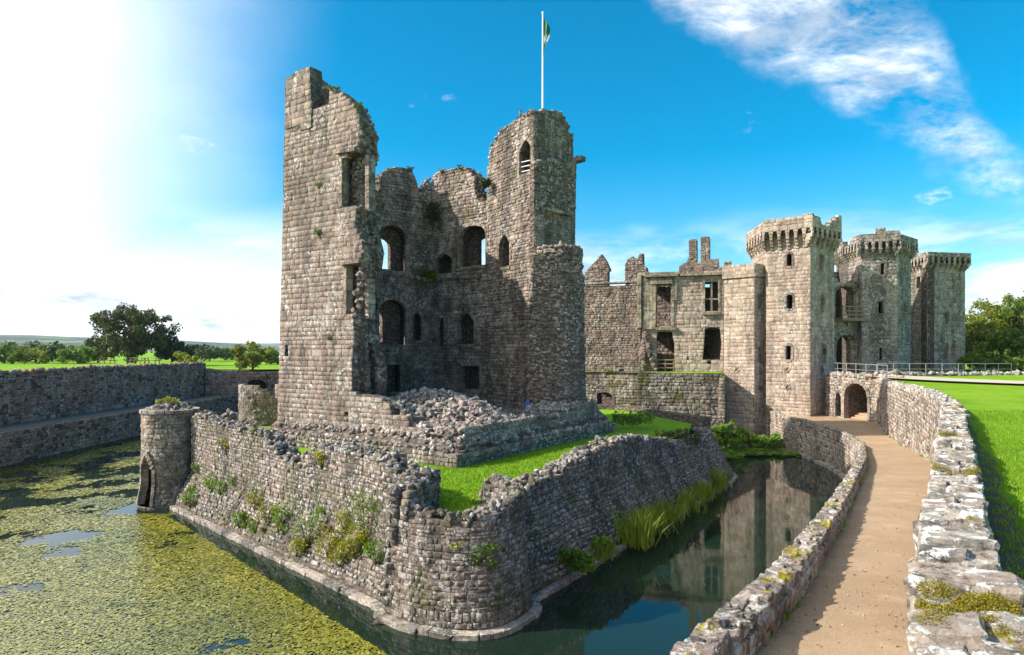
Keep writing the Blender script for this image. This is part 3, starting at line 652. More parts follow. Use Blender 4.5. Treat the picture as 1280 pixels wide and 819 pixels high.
# ================================================================== APRON WALL
def apron():
    r = root('apron_wall', (-2, 22, 0), 'low battered stone apron wall round the grass court, rising from the moat', 'wall')
    S = []; cl = lambda x: min(1, max(0, x))
    nL = Vector((-.696, -.718)); p0, p1 = Vector((-18.55, 35.25)), Vector((-3.75, 20.98))
    CL = Curve([p0, p1], 1, lambda v: -.85*cl((v-.3)/1.6))
    W = Wall(p0-nL*.85, p1-nL*.85)
    tl = [W.uv(*p) for p in [(205, 509), (240, 519), (262, 527), (290, 535), (312, 541), (332, 549), (343, 559), (350, 574), (370, 579), (381, 572), (388, 560), (420, 564), (455, 570), (476, 576), (484, 582), (500, 592)]]
    topL = lerp_tab(tl); tL = lambda u: topL(u)+.07*nz(u, 0, 0, 3)
    loft('wall', CL, lambda u: [(0, -.5), (0, .3), (0, 1.1), (0, 1.9), (0, tL(u)-.06), (-.9, tL(u)-.1+.1*nz(u, 5, 0, 2)), (-.9, 2.9)], M['core'], r, du=.3)
    def rows(C, top):
        def g(v):
            out = []; n = int(C.L/.1); a = None
            for i in range(n+1):
                ok = top(i*.1) > v
                if ok and a is None: a = i*.1
                if (not ok or i == n) and a is not None:
                    if i*.1-a > .15: out.append((a, i*.1))
                    a = None
            return out
        return g
    S += lay(CL, rows(CL, tL), .3, 1.9, ch=(.10, .19), cl=(.14, .46), kind='rough', proud=(0, .08), gap=.012, depth=.28, wob=.12)
    S += lay(CL, rows(CL, tL), 1.9, 6.0, ch=(.11, .22), cl=(.15, .52), kind='rough', proud=(0, .045), depth=.3, gap=.012, wob=.08)
    S += lay(CL, rows(CL, tL), ZG-.05, 6.0, ch=(.16, .26), cl=(.22, .5), kind='rough', depth=.3, d=-.72, proud=(-.06, 0))
    def rim(C, top, w, n, s, zoff=0.02):
        for i in range(n):
            u = random.uniform(0, C.L); S.append(rand_stone(C.pt(u, top(u)+zoff+random.uniform(-.05, .06), -random.uniform(.05, w)), random.uniform(*s)))
    rim(CL, tL, .95, 420, (.14, .36))
    for i in range(110):                                     # tumbled gap in the middle
        p = W.pt(*W.uv(random.uniform(343, 388), random.uniform(566, 590)), -random.uniform(0, 1.2)); p.z = max(ZG+.1, p.z-.15); S.append(rand_stone(p, random.uniform(.16, .36)))
    # rounded bastion
    CB = Curve([(-3.45, 22.25), (-3.8, 21.6), (-4.22, 20.86)]+smooth_path([(-4.2, 20.84), (-3.35, 20.15), (-2.4, 19.7), (-1.45, 19.45), (-.45, 19.66), (.25, 20.45), (.66, 21.4), (.35, 22.7), (-.3, 23.6)], 5), 1, lambda v: -.3*cl(v/3.5))
    tB0 = lerp_tab([(0, 4.05), (.8, 4.3), (1.5, 4.2), (2.1, 3.85), (2.9, 3.58), (4.0, 3.42), (5.0, 3.48), (6.0, 3.6), (7.0, 3.82), (8.0, 4.0), (9.5, 4.05)]); tB = lambda u: tB0(u)+.05*nz(u, 2, 0, 3)
    loft('bastion', CB, lambda u: [(0, -.5), (0, .3), (0, 1.8), (0, tB(u)-.06), (-.6, tB(u)-.1), (-.6, 2.9)], M['core'], r, du=.25)
    S += lay(CB, rows(CB, tB), .2, 5.0, ch=(.10, .22), cl=(.14, .5), kind='rough', proud=(0, .04), depth=.3, gap=.012, wob=.05)
    S += lay(CB, rows(CB, tB), ZG-.05, 5.0, ch=(.16, .26), cl=(.22, .45), kind='rough', depth=.3, d=-.42, proud=(-.06, 0))
    rim(CB, tB, .62, 260, (.14, .34))
    # return wall between bastion and parapet
    WR = Wall((-4.35, 22.1), (-2.9, 24.0))
    # right wall
    q0, q1 = Vector((.1, 21.4)), Vector((13.2, 40.5)); nR = Vector(((q1-q0).normalized().y, -(q1-q0).normalized().x))
    off = lambda v: -1.35*cl((v-.3)/2.6)
    CR = Curve([q0, q0.lerp(q1, .5), q1]+smooth_path([q1, (14.6, 42.6), (15.3, 45), (14.9, 48)], 4)[1:], 1, off)
    W2 = Wall(q0-nR*1.35, q1-nR*1.35)
    tab = [W2.uv(*p) for p in [(650, 618), (680, 603), (700, 592), (720, 579), (740, 568), (770, 553), (800, 549), (830, 551), (850, 556)]]
    tab += [(tab[-1][0]+2.2, 3.0), (CR.L-5.0, 2.9), (CR.L-2.5, 3.1), (CR.L, 2.4)]
    tR0 = lerp_tab(tab); tR = lambda u: tR0(u)+.08*nz(u, 4, 0, 2.2)
    loft('wall', CR, lambda u: [(0, -.5), (0, .3), (0, 1.2), (0, 2.1), (0, min(2.9, tR(u)-.1)), (0, tR(u)-.06), (-1.0, tR(u)-.1), (-1.0, 2.0)], M['core'], r, du=.4)
    S += lay(CR, rows(CR, tR), .3, 2.9, ch=(.10, .19), cl=(.14, .36), kind='rough', proud=(0, .09), gap=.012, depth=.28, wob=.12)
    S += lay(CR, rows(CR, tR), 2.9, 5.2, ch=(.11, .21), cl=(.15, .5), kind='rough', proud=(0, .05), gap=.012, wob=.08)
    S += lay(CR, rows(CR, tR), ZG-.05, 5.2, ch=(.16, .26), cl=(.22, .5), kind='rough', depth=.3, d=-.82, proud=(-.06, 0))
    rim(CR, tR, 1.0, 620, (.14, .38))
    emit(S, M['apron'], r, 300)
    # pale kerb at the waterline
    base = [CL.pt(0, 0).xy, CL.pt(CL.L*.5, 0).xy, CL.pt(CL.L-.2, 0).xy]+[CB.P[2]+Vector((-.12, -.02))]+[CB.P[i] for i in range(4, 36, 2)]+[CR.pt(u, 0).xy for u in np.arange(1.0, CR.L-2, 2)]
    CK = Curve(smooth_path(base, 3), 1)
    loft('kerb_bed', CK, lambda u: [(.30, -.5), (.30, .02), (-.5, .06), (-.5, -.5)], M['core'], r, du=.7)
    K = []; u = 0
    while u < CK.L-.3:
        l = random.uniform(.35, .8); T, U, N = CK.frame(u+l/2, 0); K.append(st('rough', CK.pt(u+l/2, .08+random.uniform(-.015, .015), .10), T*(l+.03), N*.40, U*.2)); u += l
    emit(K, M['kerb'], r, 150, 'kerb_stone')
    # left turret with its water door
    tc = Vector((-19.55, 36.6)); rad = 1.42; N = 100; ud = math.atan2(-1.45, -.72)
    def cyl(rr, z0, z1, hole, nv=44):
        V, f = [], []
        for j in range(nv+1):
            for i in range(N):
                a = i*2*math.pi/N; z = z0+(z1-z0)*j/nv; b = rr+.22*cl((1.2-z)/1.2); V.append((tc.x+b*math.cos(a), tc.y+b*math.sin(a), z))
        for j in range(nv):
            for i in range(N):
                a = (i+.5)*2*math.pi/N; z = z0+(z1-z0)*(j+.5)/nv; da = (a-ud+math.pi) % (2*math.pi)-math.pi
                if hole and inside(da*rr, z): continue
                f.append((j*N+i, j*N+(i+1) % N, (j+1)*N+(i+1) % N, (j+1)*N+i))
        return V, f
    def inside(x, z): return z > .12 and abs(x) < .44 and z < 2.1+.85*(1-(abs(x)/.44)**1.5)
    tur = mesh_py('turret', *cyl(rad, -.4, 5.2, True), M['core'], r)
    mesh_py('turret_lining', *cyl(rad-.55, -.4, 5.15, False, 6), M['coredark'], r)
    CT = Curve([tc+Vector((math.cos(a), math.sin(a)))*rad for a in np.linspace(ud-.9*math.pi, ud+.9*math.pi, 73)], 1, lambda v: .22*cl((1.2-v)/1.2)); mid = CT.L/2; HW = min(3.4, mid-.05)
    def trow(v):
        if .12 < v < 2.95:
            w = .44 if v < 2.1 else .44*(max(0, 1-(v-2.1)/.85))**(1/1.5)
            return [(mid-HW, mid-w-.2), (mid+w+.2, mid+HW)]
        return [(mid-HW, mid+HW)]
    T = lay(CT, trow, .15, 5.15, ch=(.15, .24), cl=(.24, .5), kind='block', proud=(.0, .035), depth=.25)
    emit(T, M['dressed'], tur, 150)
    D = []
    for s in (-1, 1):
        for k in range(8): Tt, U, Nn = CT.frame(mid+s*.52, 0); D.append(st('block', CT.pt(mid+s*.53, .27+k*.25, -.1), Tt*.19, U*.24, Nn*.4))
        for k in range(5):
            x = .44*(1-(k+.5)/5); z = 2.1+.85*(1-(x/.44)**1.5)+.05; Tt, U, Nn = CT.frame(mid+s*x, 0); q = Matrix.Rotation(s*(.95-.16*k), 3, Nn)
            D.append(st('block', CT.pt(mid+s*(x+.06), z, -.1), q @ Tt*.27, q @ U*.17, Nn*.42))
    emit(D, M['dressed'], tur, 40, 'door_stone')
    ring = Curve([tc+Vector((math.cos(a), math.sin(a)))*rad for a in np.linspace(0, 2*math.pi, 61)], 1)
    K = [st('block', ring.pt((i+.5)*ring.L/20, 5.27, -.09), ring.frame((i+.5)*ring.L/20, 5)[0]*.42, ring.frame((i+.5)*ring.L/20, 5)[2]*.4, Vector((0, 0, .18))) for i in range(20)]
    emit(K, M['kerb'], tur, 20, 'coping_stone')
    Rb = []
    for i in range(160):
        a, q = random.uniform(0, 6.28), math.sqrt(random.random())*1.15; Rb.append(rand_stone((tc.x+q*math.cos(a), tc.y+q*math.sin(a), 5.28+.4*(1-q/1.15)+random.uniform(-.1, .05)), random.uniform(.2, .42)))
    for i in range(190):                                     # tumbled wall head behind the parapet
        t = random.random(); p = Vector((-17.6, 36.9)).lerp(Vector((-14.2, 34.4)), t); hgt = 1.7*math.sin(math.pi*min(1, t*.9+.12))
        Rb.append(rand_stone((p.x+random.uniform(-.5, .5), p.y+random.uniform(-.5, .5), ZG+.3+hgt*random.random()), random.uniform(.22, .45)))
    emit(Rb, M['rubble'], tur, 110, 'loose_stone')
    # hidden rear sides
    CBk = Curve([(14.9, 48), (10.5, 58.5), (-4, 63.5), (-20.5, 55.5), (-21.5, 46), (-20.6, 38.3)], 1)
    loft('rear_wall', CBk, lambda u: [(0, -.5), (0, 3.7), (-.8, 3.7), (-.8, 2.5)], M['core'], r, du=2)
apron()
def stub():
    r = root('ruined_turret', (-18.3, 47, ZG), 'ruined curved turret stub on grass beside the tall tower', 'ruin')
    c = Vector((-18.2, 47.6)); C = Curve([c+Vector((math.cos(a), math.sin(a)))*1.95 for a in np.linspace(R(165), R(345), 25)], 1)
    top = lerp_tab([(0, 5.2), (1.5, 6.1), (3.2, 6.2), (4.2, 5.9), (5.2, 4.9), (6.2, 3.9)])
    loft('wall', C, lambda u: [(0, ZG-.3), (0, top(u)), (-.7, top(u)-.1), (-.7, ZG-.3)], M['core'], r, du=.3)
    S = lay(C, lambda v: [(0, lerp_tab([(3.2, C.L), (4.9, 5.2), (5.9, 4.2), (6.2, 3.3)])(v))], ZG, 6.2, ch=(.18, .28), cl=(.25, .55), kind='block')
    emit(S, M['dressed'], r, 100)
    Rb = []
    for i in range(260):
        t = random.random(); x = -18.6+t*2.6; z = ZG+.1+random.random()*max(.15, 2.4-2.1*t); Rb.append(rand_stone((x+random.uniform(-.2, .2), 45.6+random.uniform(-.1, .5)+t*.8, z), random.uniform(.2, .45)))
    emit(Rb, M['rubble'], r, 100, 'loose_stone')
    W = Wall((-18.2, 49.2), (-15.2, 47.8)); o = rag([(0, ZG-.2), (W.L, ZG-.2), (W.L, 5.8), (1.2, 6.05), (0, 6.1)], .06, .4)
    panel('wall', W, o, [], .8, M['core'], r); emit(lay_poly(W, o, ch=(.2, .3), cl=(.3, .6), kind='rough'), M['ashlar'], r, 40)
stub()

# ================================================================== GREAT TOWER
def great_tower():
    r = root('great_tower', (-4, 40, ZG), 'tall ruined hexagonal keep standing on the grass court, its near side torn away', 'tower')
    B, A, Fp = Vector((-14.0, 37.9)), Vector((-2.3, 30.4)), Vector((5.9, 42.3))
    S, U, SD = [], [], []          # ashlar, rubble, dressed
    WAB = Wall(B, A)
    # ---- plinth
    PB, PA, PF = Vector((-14.55, 37.55)), Vector((-2.5, 29.25)), Vector((6.75, 42.3))
    CP = Curve([PB, PB.lerp(PA, .97), PA, PA.lerp(PF, .03), PF], 1)
    loft('plinth', CP, lambda u: [(0, ZG-.3), (-.02, ZG+.62), (-.42, ZG+.68), (-.5, ZG+.95), (-1.0, ZG+1.3), (-2.4, ZG+1.35), (-2.4, ZG-.3)], M['core'], r, jit=.02, us=list(np.linspace(0, CP.c[1], 25))+list(np.linspace(CP.c[1], CP.c[3], 5))[1:]+list(np.linspace(CP.c[3], CP.L, 28))[1:])
    for a, b, nm in ((PB, PA, 1), (PA, PF, 2)):
        C = Curve([a, a.lerp(b, .5), b], 1, lambda v: 0.0)
        U += lay(C, lambda v: [(0, C.L)], ZG-.02, ZG+.62, ch=(.15, .24), cl=(.2, .5), kind='rough', proud=(0, .05))
        C2 = Curve([a, a.lerp(b, .5), b], 1, lambda v: -.42-.5*max(0, (v-ZG-.62))/.7)
        U += lay(C2, lambda v: [(.3, C.L-.3)], ZG+.62, ZG+1.34, ch=(.15, .25), cl=(.2, .5), kind='rough', proud=(0, .1))
        for i in range(110):
            u = random.uniform(.2, C.L-.2); U.append(rand_stone(C.pt(u, ZG+.68, -random.uniform(.05, .45)), random.uniform(.14, .3)))
        for i in range(130):
            u = random.uniform(.3, C.L-.3); q = random.random(); U.append(rand_stone(C.pt(u, ZG+1.0+.35*q, -.5-.5*q), random.uniform(.14, .34)))
    for i in range(330):
        t = random.gauss(0, .16); e = (PB-PA) if t < 0 else (PF-PA); p = PA+e*abs(t)*.9; q = random.random(); inn = Vector((.1, 1))*(.6+1.5*q)
        U.append(rand_stone((p.x+inn.x, p.y+inn.y, ZG+.75+.75*q+random.uniform(0, .15)), random.uniform(.16, .42)))
    # ---- tall pier: outer skin, then torn inner layers
    rec1 = [(447, 190), (424, 192), (425, 258), (446, 259)]
    edge0 = [(449, 146), (449, 168), (446, 190), (424, 196), (425, 258), (446, 259), (443, 283), (452, 300), (453, 309), (450, 328), (430, 331), (429, 396), (441, 395), (443, 417), (440, 453), (440, 492)]
    o = WAB.px([(346, 551), (358, 100), (374, 90), (388, 83), (391, 137), (411, 129), (412, 112), (428, 117), (442, 130)]+edge0+[(470, 497), (486, 505), (490, 520), (509, 523), (512, 534), (540, 541), (571, 545), (571, 569)])
    holes = [WAB.px([(433+2.6*math.cos(t), 516+3.4*math.sin(t)) for t in np.linspace(0, 5.6, 8)])]
    hook = parch(WAB, 400, 409, 172, 163, 160)
    holes2 = holes+[WAB.px([(356, 446), (360, 446), (360, 430), (356, 430)])]
    pier = panel('pier', WAB, o, holes2, .8, M['core'], r, d=-.03)
    S += lay_poly(WAB, o, holes2, ch=(.22, .36), cl=(.28, .85), kind='block', proud=(-.012, .016), depth=.35, gap=.009)
    # projecting turret strip at the top left
    s1 = WAB.px([(357, 160), (358.5, 101), (374, 91), (388, 83.5), (391, 138), (390, 160)])
    panel('buttress', WAB, s1, [], .3, M['core'], r, d=.04)
    S += lay_poly(WAB, s1, ch=(.30, .44), cl=(.42, .9), kind='block', proud=(.06, .09), depth=.3)
    edge1 = [(411, 108), (420, 113), (430, 119), (443, 128), (458, 138), (462, 151), (472, 174), (471, 196), (464, 215), (466, 240), (466, 262), (474, 290), (480, 316), (477, 338), (463, 347), (463, 398), (471, 412), (480, 444), (484, 471), (482, 494)]
    WA1, WA2 = WAB.shift(-1.6), WAB.shift(-2.4)
    edgem = [(411, 110), (428, 119), (443, 131), (456, 141), (459, 155), (461, 176), (460, 200), (455, 218), (456, 240), (457, 262), (461, 290), (467, 316), (464, 336), (453, 345), (453, 398), (458, 412), (462, 444), (464, 471), (464, 494)]
    oA = WA1.px([(362, 545), (370, 104), (396, 90), (399, 98)]+edgem+[(470, 520), (478, 545)])
    panel('pier_core', WAB, rag(oA, .07, .45), [], .8, M['corered'], r, d=-.82)
    oB = WA2.px([(372, 540), (378, 112), (404, 100)]+edge1[2:]+[(486, 520), (492, 545)])
    panel('pier_core', WAB, rag(oB, .09, .5), [], .8, M['core'], r, d=-1.62)
    RD = lay_poly(WAB, WA1.shift(.8).px([(438, 134)]+[(x-5, y) for x, y in edgem[3:]]+[(440, 494), (428, 400), (428, 330), (440, 320), (440, 262), (424, 258), (424, 195), (446, 188)]), ch=(.14, .28), cl=(.18, .44), kind='mix', depth=.28, proud=(.0, .12), d=-.85)
    eA, eB = WA1.px(edgem), WA2.px(edge1)
    RD += edge_rubble(WAB, eA, -.85, -1.6, 330, (.15, .38)); RD += edge_rubble(WAB, eB, -1.65, -2.4, 360, (.15, .38))
    RD += edge_rubble(WAB, WAB.px(edge0[5:10]+edge0[12:]), -.05, -.8, 130, (.16, .36)); RD += edge_rubble(WAB, WAB.px(edge0[:3]), -.05, -.85, 40)
    emit(RD, M['corestone'], r, 60, 'core_stone', 'core_rubble')
    # window jambs left in the torn edge, their arched hoods
    for xs, yt, yb in ((424, 193, 259), (429.5, 332, 396)):
        pl = WAB.px([(xs, yb), (xs+.5, (yb+yt)/2), (xs, yt)]); SD += surround(WAB, pl, .22, .5, .02, .9, closed=False)
        a, b = WAB.uv(xs-2, yt), WAB.uv(xs+22, yt-3)
        for k in range(4):
            t = (k+.5)/4; SD.append(st('block', WAB.pt(a[0]+(b[0]-a[0])*t, a[1]+(b[1]-a[1])*t+.12, -.2), Vector((WAB.t.x, WAB.t.y, 0))*(b[0]-a[0])/4*.98, Vector((0, 0, .24)), Vector((WAB.n.x, WAB.n.y, 0))*.75))
    WJ = Wall(B, A)
    for (x, y0, y1) in ((446, 262, 190), (446, 398, 347)):       # inner jamb shafts
        p0, p1 = WAB.uv(x+4, y0), WAB.uv(x+4, y1); n = 8
        for k in range(n): SD.append(st('block', WAB.pt(p0[0], p0[1]+(p1[1]-p0[1])*(k+.5)/n, -.75), Vector((WAB.t.x, WAB.t.y, 0))*.3, Vector((0, 0, 1))*((p1[1]-p0[1])/n-.01), Vector((WAB.n.x, WAB.n.y, 0))*.5))
    # old plaster in the window recess, sloping sills
    # ---- flank behind the pier (B to C), unseen top shaped to shade the turret
    C1o, C1 = Vector((-14.9, 47.6)), Vector((-11.9, 46.6)); D = Vector((-6.2, 50.6)); G = Vector((-1.85, 47.4)); T = Vector((1.45, 42.5)); R2 = Vector((4.35, 45.4))
    WBC = Wall(B+Vector((.75, .7)), C1o, away=(-4, 42)); o = rag([(0, ZG-.2), (WBC.L, ZG-.2), (WBC.L, 24.2), (7.6, 24.3), (7.0, 23.2), (5.6, 23.0), (5.0, 21.8), (3.4, 21.9), (2.4, 20.4), (0, 20.8)], .1, .6)
    panel('wall', WBC, o, [], 2.4, M['core'], r); S += lay_poly(WBC, o, ch=(.3, .46), cl=(.5, 1.1), kind='block')
    # ---- inner faces seen through the gap
    W1 = Wall(C1-Vector((2.0, 1.4)), D); W2 = Wall(D, G)
    o = W1.px([(424, 505), (424, 246), (452, 242), (470, 238), (477, 241), (477.5, 221), (482, 213), (491, 210), (500, 209), (515, 211.5), (518, 220), (521, 226), (524, 242), (531, 236), (542, 226), (542, 505)])
    h1 = parch(W1, 472, 508.5, 340, 296, 281.5); h2 = parch(W1, 474, 507.5, 431, 387, 374.5); h3 = W1.px([(481, 490), (481, 456), (500.5, 456), (500.5, 490)]); h4 = parch(W1, 516, 527, 426, 398, 391)
    h5 = W1.px([(467, 398), (467, 381), (472, 379), (472, 398)])
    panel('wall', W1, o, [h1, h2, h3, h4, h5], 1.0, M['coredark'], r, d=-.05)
    W1s = W1.shift(-1.06); g1 = parch(W1s, 466, 488, 336, 306, 297); g2 = parch(W1s, 458, 478, 428, 394, 386)
    panel('wall', W1, [(u, v-.4 if v > 12 else v) for u, v in o], [g1, g2], .5, M['corered'], r, d=-1.06)
    I = lay_poly(W1, o, [h1, h2, h3, h4, h5], ch=(.17, .30), cl=(.24, .62), kind='rough', proud=(-.03, .05), depth=.3)
    SI = surround(W1, h1[:], .26, .4, .06) + surround(W1, h2, .24, .4, .05) + surround(W1, h3, .22, .4, .04) + surround(W1, h4, .16, .3, .03)
    o = W2.px([(541, 505), (541, 228), (541, 219), (547, 215), (560, 212), (575, 209), (583, 210), (592, 222), (594, 246), (600, 249), (606, 250), (612, 254), (612, 520)])
    k1 = parch(W2, 575, 607.5, 333, 294, 281.5); k2 = W2.px([(544, 343), (544, 325), (549, 321), (555, 315), (561, 319), (566.5, 323), (566.5, 343)]); k3 = parch(W2, 572.5, 593, 431, 402, 391, pointed=True)
    k4 = parch(W2, 547, 555, 433, 404, 397); k5 = W2.px([(577, 487), (577, 457), (600, 457), (600, 487)])
    panel('wall', W2, o, [k1, k2, k3, k4, k5], 1.0, M['coredark'], r, d=-.05)
    W2s = W2.shift(-1.06); q1 = parch(W2s, 597, 616, 331, 299, 296)
    panel('wall', W2, [(u, v-.4 if v > 12 else v) for u, v in W2.px([(541, 505), (541, 222), (583, 214), (592, 232), (594, 250), (630, 256), (630, 520)])], [q1], .5, M['coredark'], r, d=-1.06)
    I += lay_poly(W2, o, [k1, k2, k3, k4, k5], ch=(.17, .30), cl=(.24, .62), kind='rough', proud=(-.03, .05), depth=.3)
    SI += surround(W2, k1, .26, .4, .06)+surround(W2, k2, .3, .5, .14)+surround(W2, k3, .26, .4, .06)+surround(W2, k4, .18, .3, .04)+surround(W2, k5, .26, .4, .06)
    # corbels and beam sockets under the floors
    for W, pts in ((W1, [(520, 348), (530, 349), (512, 347), (536, 350)]), (W2, [(572, 347), (585, 347), (598, 346), (548, 350)])):
        for x, y in pts: u, v = W.uv(x, y); SI.append(st('rough', W.pt(u, v, .1), Vector((W.t.x, W.t.y, 0))*.4, Vector((0, 0, .32)), Vector((W.n.x, W.n.y, 0))*.6))
    # ragged wall heads
    for W, ln in ((W1, [(424, 246), (452, 242), (470, 239), (477, 241), (478, 222), (482, 214), (500, 210), (515, 212), (521, 226), (524, 241), (541, 222)]), (W2, [(541, 219), (560, 212), (583, 210), (592, 222), (594, 246), (612, 254)])):
        U += edge_rubble(W, W.px(ln), .0, -1.5, 170, (.12, .27))
    # merlon return faces
    WM = Wall(W1.pt(*W1.uv(501, 240), -.02).xy, W1.pt(*W1.uv(501, 240), -2.0).xy)
    # ---- stair turret
    cen = (1.2, 47)
    WG = Wall(G, T); WT = Wall(T, R2)
    o = WG.px([(610, 530), (608.5, 258), (610, 216), (612, 196), (613.5, 185), (619, 174), (626, 164), (636, 157), (646, 150), (657, 145), (667, 138.5), (667, 530)])
    d1 = parch(WG, 649.5, 665, 217, 188, 174, pointed=True); d2 = parch(WG, 624, 637.5, 334, 306, 293, pointed=True); d3 = parch(WG, 655, 665, 512, 470, 455, pointed=True); d4 = WG.px([(637, 275), (641, 275), (641, 271), (637, 271)])
    d5 = WG.px([(652, 372), (664, 371), (664, 366), (658, 365), (652, 368)])
    turf = panel('turret_wall', WG, rag(o, .03, .6), [d1, d2, d3, d4, d5], .9, M['core'], r, d=-.05)
    I2 = lay_poly(WG, o, [d1, d2, d3, d4], ch=(.15, .27), cl=(.22, .55), kind='rough', proud=(-.03, .05), depth=.3)
    SI += surround(WG, d1, .2, .4, .05)+surround(WG, d2, .2, .4, .05)+surround(WG, d3, .2, .4, .04)
    for i, yy in enumerate((200, 206, 212)):                        # safety bars in the turret doorway
        a, b = WG.uv(648.5, yy+3), WG.uv(666, yy-1); v, f = tube([WG.pt(a[0], a[1], -.12), WG.pt(b[0], b[1], -.12)], [.035, .035], 6); mesh_py('safety_bar', v, f, M['white'], r)
    o = WT.px([(667, 330), (667, 138.5), (685, 137.5), (701, 140), (706, 147), (710, 157), (713, 178), (714, 197), (716, 215), (716, 330)])
    panel('turret_wall', WT, rag(o, .04, .5), [], .3, M['core'], r, d=-.05)
    I2 += lay_poly(WT, o, (), ch=(.15, .27), cl=(.22, .55), kind='rough', proud=(-.03, .06), depth=.3)
    # projecting lower stage with its weathered ledge
    WTs = WT.shift(.38)
    o = WTs.px([(669, 316), (668, 262), (668, 205), (676, 199), (700, 203), (713, 199), (720.5, 201), (720, 244), (718.5, 312)])
    panel('turret_buttress', WT, rag(o, .06, .5), [], .4, M['core'], r, d=.36)
    I2 += lay_poly(WT, WTs.px([(669, 316), (668.5, 266), (719, 264), (718.5, 312)]), (), ch=(.18, .28), cl=(.3, .6), kind='block', proud=(.4, .44), depth=.3)
    U += lay_poly(WT, WTs.px([(669, 266), (669, 205), (676, 199), (713, 199), (720, 203), (719, 264)]), (), ch=(.16, .3), cl=(.2, .45), kind='mix', proud=(.36, .50), depth=.35)
    SD.append(st('block', WT.pt(*WT.uv(717, 201), .45), Vector((WT.t.x, WT.t.y, 0))*.7, Vector((0, 0, .35)), Vector((WT.n.x, WT.n.y, 0))*.8))
    a, b = WT.uv(674, 263), WT.uv(705, 263)
    for k in range(3): SD.append(st('block', WT.pt(a[0]+(b[0]-a[0])*(k+.5)/3, a[1], .5), Vector((WT.t.x, WT.t.y, 0))*(b[0]-a[0])/3, Vector((0, 0, .22)), Vector((WT.n.x, WT.n.y, 0))*.5))
    for p, q, zt in ((R2, Vector((3.7, 49.4)), 23.8), (Vector((3.7, 49.4)), Vector((.4, 51)), 23.2), (Vector((.4, 51)), G, 22.5)):
        W = Wall(p, q, away=cen); o = rag([(0, ZG), (W.L, ZG), (W.L, zt-.4), (W.L*.4, zt), (0, zt+.3)], .08, .6); panel('turret_wall', W, o, [], .9, M['core'], r, d=-.06)
        I2 += lay_poly(W, o, (), ch=(.2, .3), cl=(.3, .7), kind='rough', proud=(-.02, .05))
    mesh_py('turret_floor', [(*G, 22.2), (*T, 22.2), (*R2, 22.2), (3.7, 49.4, 22.2), (.4, 51, 22.2)], [(0, 1, 2, 3, 4)], M['core'], r)
    U += edge_rubble(WG, WG.px([(610, 216), (613.5, 185), (626, 164), (646, 150), (667, 139)]), .0, -.8, 80, (.16, .36)); U += edge_rubble(WT, WT.px([(667, 139), (701, 140), (710, 157), (714, 197)]), 0, -.8, 60, (.16, .36))
    # ---- torn column of wall core below the turret
    cc = Vector((3.0, 42.9)); zt = 15.3
    offc = lambda v: lerp_tab([(3, .6), (4.6, .32), (6.0, .12), (9, .05), (13, .0), (15.3, -.15)])(v)
    CC = Curve([cc+Vector((1.75*math.cos(a), 1.6*math.sin(a)))*(1+.1*nz(a*1.3, 3)) for a in np.linspace(R(150), R(385), 40)], 1, offc)
    topc = lambda u: zt+.35*nz(u, 7, 0, 1.1)-max(0, 1.6-u)*.55
    loft('torn_wall', CC, lambda u: [(0, z) for z in np.linspace(ZG, 13, 9)]+[(0, topc(u)-.1), (-1.0, topc(u)), (-1.6, topc(u)-.2)], M['core'], r, du=.4, jit=.07)
    U2 = lay(CC, lambda v: [(1.2 if v > 14.3 else 0, CC.L)], ZG+.9, zt+.25, ch=(.11, .21), cl=(.15, .42), kind='mix', depth=.34, proud=(-.05, .14))
    for i in range(170): u = random.uniform(.8, CC.L); U2.append(rand_stone(CC.pt(u, topc(u)+random.uniform(-.15, .15), -random.uniform(0, 1.3)), random.uniform(.2, .42)))
    emit(U2, M['corestone'], r, 60, 'core_stone', 'core_rubble')
    # ---- low remains of the fallen sides
    WAF = Wall(A, Fp)
    o = WAF.px([(575, 575), (575, 541), (602, 534), (640, 529), (668, 525), (698, 521), (700, 514), (716, 511), (730, 507), (746, 503), (752, 520), (752, 548)])
    panel('low_wall', WAF, rag(o, .04, .6), [], 1.4, M['core'], r, d=-.05)
    U += edge_rubble(WAF, WAF.px([(575, 541), (602, 533), (640, 528), (698, 520), (716, 510), (746, 503)]), -.1, -1.5, 330, (.18, .42)); U += edge_rubble(WAB, WAB.px([(486, 505), (512, 533), (571, 544)]), -.3, -1.6, 200, (.18, .42))
    S += lay_poly(WAF, o, (), ch=(.30, .52), cl=(.55, 1.2), kind='block', proud=(-.03, .04), depth=.4)
    # back outside walls
    for p, q in ((C1o, Vector((-7, 54.5))), (Vector((-7, 54.5)), Vector((1.5, 52)))):
        pass
    emit(S, M['ashlar'], r, 200, 'stone', 'ashlar_stones')
    emit(I, M['inner'], r, 40, 'inner_stone', 'inner_stones'); emit(I2, M['inner'], r, 60, 'turret_stone', 'turret_stones')
    emit(SI+SD, M['dressed'], r, 150, 'dressed_stone', 'dressed_stones'); emit(U, M['rubble'], r, 80, 'footing_stone', 'footing_stones')
    return WAB, W1, W2, WG, WT
WAB, W1, W2, WG, WT = great_tower()

